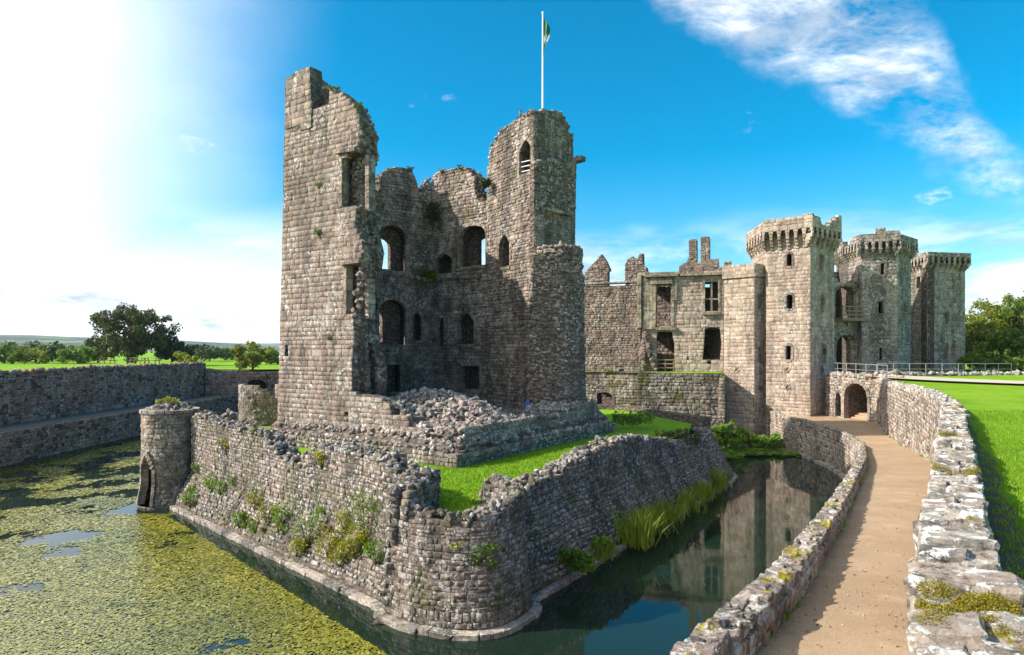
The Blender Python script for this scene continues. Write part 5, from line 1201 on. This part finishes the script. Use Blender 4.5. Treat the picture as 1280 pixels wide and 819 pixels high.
# ================================================================== FLAG
def flag():
    p = at(678.5, 140, 46.0); z0 = 22.2; r = root('flagpole', (p.x, p.y, z0), 'tall white flagpole with a limp green and white flag on the stair turret', 'flagpole')
    top = at(678.5, 17, 46.0).z; v, f = tube([Vector((p.x, p.y, z0)), Vector((p.x, p.y, (z0+top)/2)), Vector((p.x, p.y, top))], [.085, .075, .05], 8); mesh_py('pole', v, f, M['white'], r)
    bm = bmesh.new(); bmesh.ops.create_uvsphere(bm, u_segments=10, v_segments=6, radius=.09); bm.transform(Matrix.Translation((p.x, p.y, top+.06))); me = bpy.data.meshes.new('finial'); bm.to_mesh(me); bm.free(); link('finial', me, M['white'], r)
    m, t, b = mat_new('flag_cloth'); g = t.new('ShaderNodeTexCoord').outputs['Generated']; s = t.new('ShaderNodeSeparateXYZ'); t.l.new(g, s.inputs[0]); n, _ = t.noise(g, 3.5, 3)
    t.put(b.inputs['Base Color'], t.mix(t.smooth(t.math('ADD', s.outputs[2], t.math('MULTIPLY', t.math('SUBTRACT', n, .5), .5)), .3, .36), (.01, .17, .05), t.mix(t.smooth(t.math('ADD', s.outputs[2], t.math('MULTIPLY', n, .4)), .72, .76), (.7, .7, .68), (.01, .17, .05))))
    V, f = [], []; nx, ny = 10, 14
    for j in range(ny+1):
        for i in range(nx+1):
            a, bb = i/nx, j/ny; V.append((p.x+.07+.42*a*(.6+.5*math.sin(bb*5+.4)), p.y+.16*math.sin(a*9+bb*3)*a, top-.35-2.35*bb-.4*a))
    for j in range(ny):
        for i in range(nx): k = j*(nx+1)+i; f.append((k, k+1, k+nx+2, k+nx+1))
    mesh_py('flag', V, f, m, r, None, True)
flag()

# ================================================================== VEGETATION
def leaf_cloud(C, rad, per, size, flat=0.0, up=0.3):
    """clumps of small folded leaves: centres C (n,3), radii rad (n,)"""
    n = len(C); c = np.repeat(C, per, 0); rr = np.repeat(rad, per); N = len(c)
    d = rng.normal(size=(N, 3)); d /= np.linalg.norm(d, axis=1)[:, None]; q = rng.random(N)**.45
    p = c+d*(rr*q)[:, None]*np.array([1, 1, 1-flat])
    nrm = d+rng.normal(size=(N, 3))*.7+np.array([0, 0, up]); nrm /= np.linalg.norm(nrm, axis=1)[:, None]
    t = np.cross(nrm, rng.normal(size=(N, 3))); t /= np.linalg.norm(t, axis=1)[:, None]; b = np.cross(nrm, t)
    s = size*rng.uniform(.6, 1.3, N)[:, None]
    V = np.stack([p-t*s, p+b*s*.55+nrm*s*.15, p+t*s, p-b*s*.55+nrm*s*.15], 1).reshape(-1, 3)
    T = (np.arange(N)[:, None]*4+np.array([0, 1, 2, 3])[None])
    return V, T
def blades(P, h, w, lean=.35, segs=2):
    N = len(P); a = rng.random(N)*6.283; hh = h*rng.uniform(.55, 1.25, N); ww = w*rng.uniform(.7, 1.3, N); la = rng.random(N)*6.283; ln = hh*lean*rng.random(N)
    dx, dy = np.cos(a)*ww/2, np.sin(a)*ww/2; lx, ly = np.cos(la)*ln, np.sin(la)*ln; z = np.zeros(N)
    m = P+np.stack([lx*.35, ly*.35, hh*.55], 1); tp = P+np.stack([lx, ly, hh], 1); e = np.stack([dx, dy, z], 1)
    V = np.stack([P-e, P+e, m+e*.8, m-e*.8, tp], 1).reshape(-1, 3); k = np.arange(N)[:, None]*5
    T = np.concatenate([k+np.array([[0, 1, 2]]), k+np.array([[0, 2, 3]]), k+np.array([[3, 2, 4]])]); return V, T
def tree(name, base, h, w, label, mat, group, clumps=90, per=60, leaf=.28, trunk=.3, low=.25, squash=1.0, seed=0, cr=None):
    rs = random.Random(seed+int(base[0]*7)); b = Vector(base); r = root(name, b, label, 'tree' if 'bush' not in name else 'bush', group)
    top = b+Vector((rs.uniform(-.05, .05)*h, 0, h*.7)); G = [tube([b-Vector((0, 0, .3)), b+Vector((0, 0, h*.2)), b.lerp(top, .6), top], [trunk, trunk*.8, trunk*.5, trunk*.15], 7)]
    C, Rr = [], []; cz = b.z+h*(low+(1-low)/2); hz = h*(1-low)/2
    for i in range(clumps):
        d = Vector((rs.gauss(0, 1), rs.gauss(0, 1), rs.gauss(.15, 1))).normalized(); q = rs.uniform(.5, 1.0); wob = 1+.28*nz(d.x*2+seed, d.y*2, d.z*2)
        p = Vector((b.x+d.x*w/2*q*wob, b.y+d.y*w/2*q*wob*squash, cz+d.z*hz*q*wob)); C.append(p); Rr.append((cr or w*.11)*rs.uniform(.6, 1.3))
        if i % 5 == 0:
            s = b.lerp(top, rs.uniform(.3, .9)); m = s.lerp(p, .5)+Vector((0, 0, -.04*h)); G.append(tube([s, m, p], [trunk*.3, trunk*.2, trunk*.06], 5))
    v, f = merge(G); mesh_py('trunk', v, f, M['bark'], r)
    V, T = leaf_cloud(np.array([c[:] for c in C]), np.array(Rr), per, leaf, .15); mesh_np('crown', V, T, M[mat], r)
    return r
GT = 'trees beyond the left lawn'
tree('oak_tree', (-64.5, 108, 6.9), 9.4, 14.2, 'large spreading dark oak tree standing alone beyond the left lawn', 'oak', None, 150, 80, .27, .45, .03, .8, 3, 1.05)
tree('oak_bush', (-59.5, 112, 6.9), 3.8, 6.5, 'dark rounded bush at the right foot of the large oak tree', 'dusk', None, 50, 70, .3, .2, 0, 1, 5)
tree('oak_bush', (-70.5, 109, 6.9), 3.6, 6.0, 'mid green bush at the left foot of the large oak tree', 'bush', None, 40, 60, .28, .2, 0, 1, 6)
tree('small_tree', (-32.6, 80.5, 6.3), 3.4, 5.6, 'small feathery bright-topped tree behind the moat wall beside the keep', 'wood_leaf', None, 45, 55, .2, .15, 0.05, 1, 8)
for i, (px, Y, h, w, lab, mat) in enumerate([(6, 125, 3.8, 9, 'round green bush at the far left end of the lawn hedge', 'bush'), (24, 140, 4.8, 10, 'dark bushy tree at the lawn edge, second from the left', 'dusk'), (44, 128, 3.4, 9, 'pale green bush between the dark left trees and the pointed conifer', 'wood_leaf'),
        (58, 150, 4.2, 9, 'mid green bush just left of the pointed conifer', 'bush'), (80, 132, 4.4, 9, 'dense dark tree just right of the pointed conifer', 'dusk'), (98, 126, 3.6, 8, 'green bush just left of the large oak', 'bush'),
        (222, 150, 4.0, 9, 'dark green tree just right of the large oak', 'dusk'), (246, 160, 5.0, 7, 'upright dark tree halfway between oak and keep', 'dusk'), (262, 145, 3.6, 8, 'bluish green tree right of halfway between oak and keep', 'dusk'),
        (284, 170, 3.6, 11, 'distant low green tree clump left of the small feathery tree', 'bush'), (334, 120, 2.9, 7, 'green bush against the left edge of the keep', 'bush')]):
    p = X(px, Y); tree('hedge_tree', (p[0], p[1], 6.5), h*.78, w, lab, mat, GT, 34, 45, .32, .18, 0, 1, 20+i)
p = X(70, 145); tree('conifer_tree', (p[0], p[1], 6.6), 4.6, 2.2, 'narrow pointed dark conifer in the hedge line', 'dusk', GT, 30, 50, .26, .15, 0, 1, 50)
for i, (px, Y, h) in enumerate([(229, 98, 2.4), (238, 92, 1.9)]):
    p = X(px, Y); tree('yellow_bush', (p[0], p[1], 6.5), h*.8, h*1.3, ['bright yellow-green bush right of the oak, the larger one', 'small bright yellow-green bush right of the oak'][i], 'lime', 'yellow-green bushes', 20, 45, .17, .08, 0, 1, 60+i)
for i, (px, Y, h, w, lab, mat) in enumerate([(1214, 92, 7.0, 6, 'dark green tree against the right edge of the farthest tower', 'bush'), (1224, 84, 5.8, 6, 'olive leafy tree right of the farthest tower', 'wood_leaf'), (1243, 90, 10.0, 8.5, 'tall yellow-green tree behind the railing', 'wood_leaf'),
        (1262, 82, 5.2, 6, 'low dark green tree behind the right end of the railing', 'bush'), (1276, 86, 10.6, 8, 'tall green tree at the right edge of view', 'wood_leaf'), (1300, 84, 11.5, 9, 'tallest green tree beyond the right edge', 'bush'), (1250, 110, 10, 10, 'dark background tree behind the tall yellow-green one', 'dusk')]):
    p = X(px, Y); tree('leafy_tree', (p[0], p[1], 6.3), h, w, lab, mat, 'trees behind the right railing', 70, 75, .2, .22, 0.0, 1, 80+i)
for i, (px, Y) in enumerate([(1212, 66), (1226, 65), (1240, 66), (1254, 65), (1270, 66)]):
    p = X(px, Y); tree('shrub_bush', (p[0], p[1], 6.3), 1.9+.4*(i % 2), 2.6, ['dark shrub behind railing at the foot of the farthest tower', 'second shrub from the farthest tower, behind railing', 'middle shrub of the row behind the railing', 'fourth shrub from the farthest tower, behind railing', 'rightmost shrub of the row behind the railing'][i], 'bush', 'shrubs behind the railing', 22, 60, .13, .06, 0, 1, 110+i)

def plant(name, p, n, h, size, mat, label, group=None, cat='plant', spread=.4, n0=None):
    """leafy wall plant: short stems with leaves, hanging or upright"""
    p = Vector(p); r = root(name, p, label, cat, group); C = []; G = []
    for i in range(n):
        q = p+Vector((random.uniform(-spread, spread), random.uniform(-spread, spread)*.5, random.uniform(.25, 1.0)*h)); C.append(q[:])
        if i < 9: G.append(tube([p, p.lerp(q, .6), q], [.015, .012, .006], 4))
    v, f = merge(G); mesh_py('stem', v, f, M['bark'], r)
    V, T = leaf_cloud(np.array(C), np.full(n, h*.16+.06), 16, size); mesh_np('foliage', V, T, M[mat], r)
def on_apron(x, y, out=.12):
    """point on the left battered face under a pixel-plane position"""
    nL = Vector((-.696, -.718)); p0 = Vector((-18.55, 35.25)); best = None
    for k in range(60):
        z = .3+k*.07; o = p0-nL*(.85*min(1, max(0, (z-.3)/1.6))-out); rr = Vector(((x-CXP)/FPX, 1.0)); t = o.dot(nL)/rr.dot(nL); zz = CAMZ-(y-HYP)/FPX*t
        if best is None or abs(zz-z) < best[0]: best = (abs(zz-z), Vector((rr.x*t, rr.y*t, zz)))
    return best[1]
GW = 'plants growing on the apron wall'
wp = [(247, 588, .5, 'bright', 'dark green sprig on the upper apron wall beside the turret'), (238, 628, .9, 'bright', 'green weeds on the apron batter just right of the water door'), (262, 606, .7, 'bright', 'green wall plant right of the turret, higher of two'), (275, 614, .7, 'bright', 'small green wall plant between turret and the wall gap'),
      (292, 603, .5, 'bright', 'small dark plant below the left parapet'), (318, 632, .8, 'lime', 'yellow weed tuft left of centre on the apron batter'), (335, 650, .9, 'lime', 'yellowish weeds at middle of the apron batter'), (352, 652, .9, 'bright', 'green weed at middle of the apron batter'),
      (385, 672, 1.5, 'bright', 'tall light green plant on the apron batter'), (374, 690, 1.0, 'lime', 'yellow-green weeds beneath the tall light green plant'), (410, 690, 1.0, 'lime', 'yellow weeds low on the batter, left of the bastion'), (425, 702, .9, 'lime', 'low yellow grasses near the waterline left of the bastion'),
      (457, 660, 1.7, 'bright', 'largest bright green plant in the corner beside the bastion'), (446, 688, 1.2, 'lime', 'yellow weeds under the largest bright green plant'), (432, 660, .8, 'lime', 'yellow-green tuft left of the largest bright green plant'), (300, 655, .7, 'bright', 'dark weed low on the batter near the turret'), (470, 700, .9, 'bright', 'green weed at the bastion foot corner'),
      (402, 582, .7, 'lime', 'yellow sprig below the right end of the left parapet'), (282, 560, .6, 'lime', 'thin yellow sprig high on the left parapet')]
for x, y, h, mt, lab in wp: plant('wall_plant', on_apron(x, y+h*8, .05), int(10+15*h), h, .05, mt, lab, GW, spread=.2+.22*h)
tufts = []
for i in range(40):
    x = random.uniform(225, 474); y = random.gauss(636+(x-225)*.28, 17); p = on_apron(x, y, .03)
    if .4 < p.z < 3.2: tufts.append((x, p))
ORD = 'first second third fourth fifth sixth seventh eighth ninth tenth eleventh twelfth thirteenth fourteenth fifteenth sixteenth seventeenth eighteenth nineteenth twentieth'.split()
tufts.sort(key=lambda q: q[0]); nt = len(tufts)
for i, (x, p) in enumerate(tufts):
    mt = random.choice(['lime', 'lime', 'bright', 'dry']); side = f'{ORD[i]} from the turret' if i < nt/2 else f'{ORD[nt-1-i]} from the bastion'
    plant('weed_tuft', p, random.randint(5, 11), random.uniform(.2, .5), .045, mt, {'lime': 'small yellow-green', 'bright': 'small bright green', 'dry': 'small dry brownish'}[mt]+' weed tuft on the left apron batter, '+side, 'weed tufts on the apron batter', spread=random.uniform(.1, .25))
def on_bastion(x, y, Y): return at(x, y, Y)
plant('wall_plant', at(600, 712, 19.75), 34, .75, .06, 'bush', 'dark green plant hanging on the front of the bastion', GW, spread=.45)
plant('wall_plant', at(575, 690, 19.8), 16, .4, .06, 'lime', 'small weed at the left of the hanging bastion plant', GW, spread=.3)
plant('turret_plant', (-19.55, 36.4, 5.5), 16, .5, .07, 'lime', 'yellow flowering weed on top of the round turret', None, spread=.55)
for x, y, Y, h, lab in [(770, 535, 34.5, .0, '')][:0]: pass
for x, y, Y, h, s, mt, lab in [(848, 565, 40, 1.3, 1.3, 'oak', 'dark brown-green shrub on the far right end of the apron wall'), (862, 588, 40.5, 1.2, .6, 'bush', 'green shrub hanging down the far right end of the apron wall'), (790, 533, 44, 1.0, 1.4, 'bush', 'dark green shrub on the grass under the terrace wall'), (727, 716, 24.0, .6, .4, 'bright', 'bright green plant at the waterline right of the bastion'), (712, 704, 23.7, .45, .35, 'bush', 'dark weed above the waterline right of the bastion'),
        (752, 690, 26.2, .5, .3, 'bright', 'light green grass tuft at the foot of the right apron wall'), (536, 350, 49.8, .7, .5, 'bush', 'green fern high inside the keep between its windows'), (607, 236, 46.5, .7, .3, 'oak', 'small dark bush on the keep wall head beside the stair turret'), (541, 280, 49.7, 1.6, .3, 'oak', 'dark ivy in the inner corner of the keep')]:
    plant('shrub', at(x, y, Y), int(40+30*h), h, .085, mt, lab, 'shrubs on the ruins', spread=s)
for x, y, W_, lab in [(487, 216, W1, 'green tuft on the left merlon of the keep wall head'), (512, 214, W1, 'small tuft on the right shoulder of the left keep merlon'), (553, 216, W2, 'green tuft on the left of the broad keep merlon'), (577, 213, W2, 'dark tuft on the right of the broad keep merlon'), (600, 251, W2, 'bright tuft in the gap beside the stair turret'), (628, 166, WG, 'small tuft on the sloping head of the stair turret'), (418, 115, WAB, 'green tuft beside the notch at the top of the tall pier'), (448, 136, WAB, 'small tuft on the broken shoulder of the tall pier'), (399, 295, WAB, 'tiny green tuft on the face of the tall pier, upper one'), (412, 425, WAB, 'tiny green tuft on the face of the tall pier, lower one'), (398, 236, WAB, 'green fern on the tall pier beside its upper window recess')]:
    plant('wall_tuft', W_.pt(*W_.uv(x, y), .03), 9, .35, .05, random.choice(['oak', 'lime', 'bush']), lab, 'tufts on the keep', spread=.3)
# bank of greenery under the gatehouse
for px, Y, h, w, lab, mt in [(893, 56.5, 2.2, 3.2, 'bright green bush at the water under the terrace buttress', 'bright'), (912, 55.8, 2.6, 3.6, 'largest bright green bush at the water below the low tower', 'bright'), (930, 57, 1.7, 2.6, 'green bush below the low tower, right of the largest', 'bush'), (952, 56.8, 1.2, 2.4, 'low green bush at the foot of the tallest tower', 'bright'), (985, 57, 2.0, 2.8, 'bright bush below the tallest tower beside the path end', 'bright'), (972, 56.2, 1.0, 2.4, 'low spreading bush below the tallest tower', 'bush')]:
    p = X(px, Y); tree('waterside_bush', (p[0], p[1], -.05), h, w, lab, mt, 'bushes at the foot of the gatehouse', 30, 60, .12, .05, 0, 1, int(px))
def ground_veg():
    # lily pads by the bank
    P = []
    for i in range(900):
        px, Y = random.uniform(893, 1002), random.uniform(50.8, 56); x = (px-640)/800*Y
        if Y > 51.2+.9*nz(px*.05, 3)+ (0.9 if px > 930 else 0): P.append((x, Y, random.uniform(.03, .22)))
    V, T = [], []
    for x, y, z in P:
        s = random.uniform(.14, .28); n = len(V); tx, ty = random.uniform(-.25, .25), random.uniform(-.25, .25)
        for k in range(6): a = k*1.047; V.append((x+s*math.cos(a), y+s*math.sin(a), z+s*(tx*math.cos(a)+ty*math.sin(a))))
        T.append(tuple(range(n, n+6)))
    tag(mesh_py('lily_pads', V, T, M['bright'], None, 'stuff'), 'mat of floating round green leaves on the moat below the gatehouse', 'water plants')
    # reeds along the right foot of the apron
    a, b = Vector((.6, 21.2)), Vector((13.6, 40.3)); L = []
    for i, (px, py, n, h, lab) in enumerate([(806, 684, 300, 1.3, 'largest clump of long green reeds at the right apron foot'), (825, 668, 260, 1.1, 'reed clump just behind the largest one'), (845, 655, 220, 1.0, 'yellowish reed clump halfway along the right apron foot'), (868, 640, 220, .9, 'reed clump near the far right apron end'), (888, 626, 240, .9, 'farthest but one reed clump at the apron end'), (903, 612, 240, 1.0, 'farthest reed clump at the apron end'), (765, 702, 90, .7, 'short grass tuft nearest along the right apron foot')]):
        c = gz(px, py, .15)+Vector((-.35, .2, 0)); P = np.array([(c.x+random.gauss(0, .36), c.y+random.gauss(0, .4), .12+random.uniform(0, .35)) for _ in range(n)])
        V, T = blades(P, h, .05, .8); o = mesh_np('reed_clump', V, T, M['reed']); tag(o, lab, 'reeds', 'reeds along the apron foot')
    # lawn blades near the boundary wall and on the court
    P = []
    while len(P) < 36000:
        y = 2.5+22*random.random()**1.3; x = None
        i = min(range(len(PR)), key=lambda k: abs(PR[k].y-y)); x0 = PR[i].x; x = x0+.8+random.random()**1.2*(.85*y-x0+1.5 if .85*y > x0 else 1.5)
        P.append((x, y, walltop(y)-.44))
    V, T = blades(np.array(P), .075, .014, .7); tag(mesh_np('lawn_grass', V, T, M['grassb'], None, 'stuff'), 'short bright green lawn grass right of the boundary wall', 'grass')
    P = []
    court = [(-4, 22.6), (-2.6, 21.1), (-.9, 21.1), (-.8, 23.6), (7.2, 35.6), (6, 41), (-2.4, 29.3), (-9, 33.8), (-13, 31.5)]
    while len(P) < 26000:
        x, y = random.uniform(-13, 8), random.uniform(21, 41)
        if inpoly((x, y), court): P.append((x, y, ZG-.01))
    V, T = blades(np.array(P), .10, .03, .7); tag(mesh_np('court_grass', V, T, M['grassb'], None, 'stuff'), 'short green grass between the apron wall and the keep', 'grass')
    # moss on the near capstones
    P = []; 
    for u, n in [(None, 0)]: pass
    # pondweed over the left arm of the moat
    P = []; n = 0
    while n < 290000:
        m = 20000; Y = 13+ (82-13)*rng.random(m)**1.5; Xx = rng.uniform(-37, 3, m)
        ln = (-4.0-Xx)*.9677+20.75                      # apron base line: Y of wall at X
        for x, y, l in zip(Xx, Y, ln):
            if x > -17.9 and y > l-.9-1.1*max(0, (x+16)/12): continue
            if x <= -17.9 and y > 34 and x > -21.6 and y < 62: continue
            if x > -21 and y >= 36: continue
            if x > -3.2-.5*(20-y)*.2 and y < 22: continue
            d = nz(x, y, 0, .42)+.5*nz(x, y, 3, 1.3)+.35*nz(x, y, 6, 4.0)-(.72*math.exp(-((x+27+.12*(y-36))/7.5)**2)*(1+.5*nz(x, y, 11, .22)) if y > 17 else 0)
            if d > (-.62 if x > -16 else -.55)+random.random()*.25-.12: P.append((x, y)); n += 1
    P = np.array(P[:290000]); N = len(P); a = rng.random(N)*6.283; s = (.018+.0017*P[:, 1])*rng.uniform(.5, 1.6, N); tz = rng.normal(0, .07, (N, 2)); z = rng.uniform(.008, .03, N)
    e = np.stack([np.cos(a)*s, np.sin(a)*s, tz[:, 0]*s], 1); g = np.stack([-np.sin(a)*s*.55, np.cos(a)*s*.55, tz[:, 1]*s*.6], 1); c = np.column_stack([P, z])
    V = np.stack([c-e, c+g, c+e, c-g], 1).reshape(-1, 3); V[:, 2] = np.maximum(V[:, 2], .004); T = np.arange(N)[:, None]*4+np.arange(4)[None]
    tag(mesh_np('pondweed', V, T, M['weed'], None, 'stuff'), 'floating yellow-green pondweed covering the left arm of the moat', 'pondweed')
ground_veg()
def path_litter():
    G, W_ = [], []
    r = root('path_litter', (5, 10, 5), 'loose grit and tiny pebbles scattered on the sandy path', 'pebbles')
    for i in range(1500):
        k = random.randrange(18, len(PL)-14); f = random.random(); a = PL[k].lerp(PL[k+1], f); b = PR[k].lerp(PR[k+1], f); t = random.choice([random.random(), random.random()**4*.5, 1-random.random()**4*.5]); p = a.lerp(b, t)
        if p.y < 3: continue
        G.append(rand_stone((p.x, p.y, zpath(p.y)+.03*math.sin(t*math.pi)+.006), random.uniform(.008, .022)))
    emit(G, M['redwall'], r, 0, 'pebble', 'pebbles')
    P = []
    for i in range(5200):
        k = random.randrange(18, len(PL)-10); f = random.random(); a = PL[k].lerp(PL[k+1], f); b = PR[k].lerp(PR[k+1], f); t = 1-abs(random.gauss(0, .022)) if random.random() < .75 else abs(random.gauss(0, .02)); p = a.lerp(b, t)
        if p.y > 3 and nz(p.x, p.y, 2, .9)+.4*nz(p.x, p.y, 7, 3) > .12: P.append((p.x, p.y, zpath(p.y)))
    V, T = blades(np.array(P), .09, .018, .9); tag(mesh_np('path_edge_weeds', V, T, M['grassb'], None, 'stuff'), 'thin weeds growing along both edges of the sandy path', 'weeds')
path_litter()
def moss():
    V, T = [], []; P = []
    for (y0, w0, n) in ((3.98, .0, 5200), (3.45, -.05, 3200), (8.6, .1, 900), (12.5, .15, 900), (20, .1, 700)):
        u = min(np.arange(0, CW.L, .05), key=lambda q: abs(ywof(q)-y0))
        for i in range(n):
            uu = u+random.gauss(0, .13); d = random.uniform(.0, .5); f = nz(uu*4, d*5, y0)+.5*nz(uu*11, d*11, y0)
            if f > .02: P.append(CW.pt(uu, walltop(y0)+.065+.05*f+random.uniform(-.02, .03), d)[:])
    V, T = leaf_cloud(np.array(P), np.full(len(P), .03), 7, .0065); o = mesh_np('moss', V, T, leaf_mat('moss_tufts', leafpal((.13, .11, .008), (.34, .27, .02)), .15), None, 'stuff'); tag(o, 'yellow-green moss cushions on the near capstones of the boundary wall', 'moss')
moss()

# ================================================================== SMALL THINGS
def picnic(px, Y, label):
    p = X(px, Y); b = Vector((p[0], p[1], 6.95)); r = root('picnic_table', b, label, 'table', 'picnic tables on the lawn')
    def part(n, c, x, y, z): v, f = boxg(b+Vector(c), *ax(x, y, z)); mesh_py(n, v, f, M['wood'], r)
    for i in range(4): part('table_plank', (0, -.3+i*.2, .75), 1.9, .18, .05)
    for s in (-1, 1):
        part('bench_plank', (0, s*.75, .45), 1.9, .28, .05); part('cross_beam', (s*.7, 0, .42), .09, 1.7, .1); 
        for t in (-1, 1):
            v, f = boxg(b+Vector((s*.7, t*.42, .37)), Vector((.09, 0, 0)), Vector((0, .1, 0)), Vector((0, -t*.36, .74))); mesh_py('leg', v, f, M['wood'], r)
picnic(134, 84, 'wooden picnic table on the lawn under the left of the oak'); picnic(172, 84, 'wooden picnic table on the lawn right of the oak trunk'); picnic(190, 84, 'wooden picnic table nearest the yellow-green bush')
def person(loc, face, shirt, legs, label):
    """one skinned body, hair and clothing as material zones of separate child shells are too small to see: body plus hair"""
    r = root('person', loc, label, 'person'); b = Vector(loc)
    J = {'pelvis': (0, 0, .95, .13), 'waist': (0, 0, 1.1, .125), 'chest': (0, 0, 1.32, .145), 'neck': (0, 0, 1.5, .055), 'head': (0, .02, 1.64, .10), 'crown': (0, .01, 1.72, .075),
         'lsh': (-.19, 0, 1.42, .06), 'lel': (-.24, -.03, 1.14, .045), 'lwr': (-.22, .1, .92, .034), 'lha': (-.21, .14, .84, .035), 'rsh': (.19, 0, 1.42, .06), 'rel': (.24, -.03, 1.14, .045), 'rwr': (.22, .1, .92, .034), 'rha': (.21, .14, .84, .035),
         'lhip': (-.1, 0, .88, .095), 'lkn': (-.11, .02, .5, .065), 'lan': (-.11, 0, .09, .045), 'lto': (-.12, .14, .04, .04), 'rhip': (.1, 0, .88, .095), 'rkn': (.11, .02, .5, .065), 'ran': (.11, 0, .09, .045), 'rto': (.12, .14, .04, .04)}
    E = [('pelvis', 'waist'), ('waist', 'chest'), ('chest', 'neck'), ('neck', 'head'), ('head', 'crown'), ('chest', 'lsh'), ('lsh', 'lel'), ('lel', 'lwr'), ('lwr', 'lha'), ('chest', 'rsh'), ('rsh', 'rel'), ('rel', 'rwr'), ('rwr', 'rha'), ('pelvis', 'lhip'), ('lhip', 'lkn'), ('lkn', 'lan'), ('lan', 'lto'), ('pelvis', 'rhip'), ('rhip', 'rkn'), ('rkn', 'ran'), ('ran', 'rto')]
    ks = list(J); q = Matrix.Rotation(face, 3, 'Z'); me = bpy.data.meshes.new('body'); me.from_pydata([(q @ Vector(J[k][:3])+b)[:] for k in ks], [(ks.index(a), ks.index(c)) for a, c in E], []); me.update()
    m, t, bs = mat_new('person_clothes'); P = t.new('ShaderNodeNewGeometry').outputs['Position']; s = t.new('ShaderNodeSeparateXYZ'); t.l.new(P, s.inputs[0])
    z = t.math('SUBTRACT', s.outputs[2], b.z); c = t.mix(t.math('GREATER_THAN', z, .97), legs, shirt); c = t.mix(t.math('GREATER_THAN', z, 1.51), c, (.42, .25, .18)); t.put(bs.inputs['Base Color'], c)
    o = link('body', me, m, r); o.modifiers.new('skin', 'SKIN'); sv = me.skin_vertices[0].data
    for k, v in zip(ks, sv): v.radius = (J[k][3],)*2; v.use_root = k == 'pelvis'
    o.modifiers.new('sub', 'SUBSURF').levels = 1; o.modifiers['sub'].render_levels = 1
    bm = bmesh.new(); bmesh.ops.create_icosphere(bm, subdivisions=2, radius=.115)
    bmesh.ops.delete(bm, geom=[v for v in bm.verts if v.co.z < -.03 and v.co.y > -.02], context='VERTS'); bm.transform(Matrix.Translation(b) @ q.to_4x4() @ Matrix.Translation((0, -.005, 1.69))); h = bpy.data.meshes.new('hair'); bm.to_mesh(h); bm.free()
    link('hair', h, plain_mat('hair', (.05, .035, .025), .6), r)
a = at(661.5, 500, 41.9); person((a.x-.1, a.y-.35, 3.85), R(180), (.02, .16, .55), (.05, .05, .07), 'person in a blue top by the dark doorway at the foot of the keep')
p = at(648, 145, 47.2); person((p.x+.15, p.y, p.z-1.35), R(160), (.03, .03, .035), (.04, .04, .05), 'person in dark clothes at the top of the stair turret')

# ================================================================== AIR
def haze():
    v, f = boxg((0, 3000, 46), *ax(19000, 13500, 100)); m = bpy.data.materials.new('haze'); m.use_nodes = True; t = m.node_tree; t.nodes.clear()
    o = t.nodes.new('ShaderNodeOutputMaterial'); p = t.nodes.new('ShaderNodeVolumePrincipled'); p.inputs['Color'].default_value = (.62, .78, 1, 1); p.inputs['Density'].default_value = 1.0e-4; p.inputs['Anisotropy'].default_value = .2
    t.links.new(p.outputs[0], o.inputs['Volume']); h = mesh_py('haze', v, f, m, None, 'stuff'); tag(h, 'thin bluish summer haze over the distant hills', 'haze')
haze()
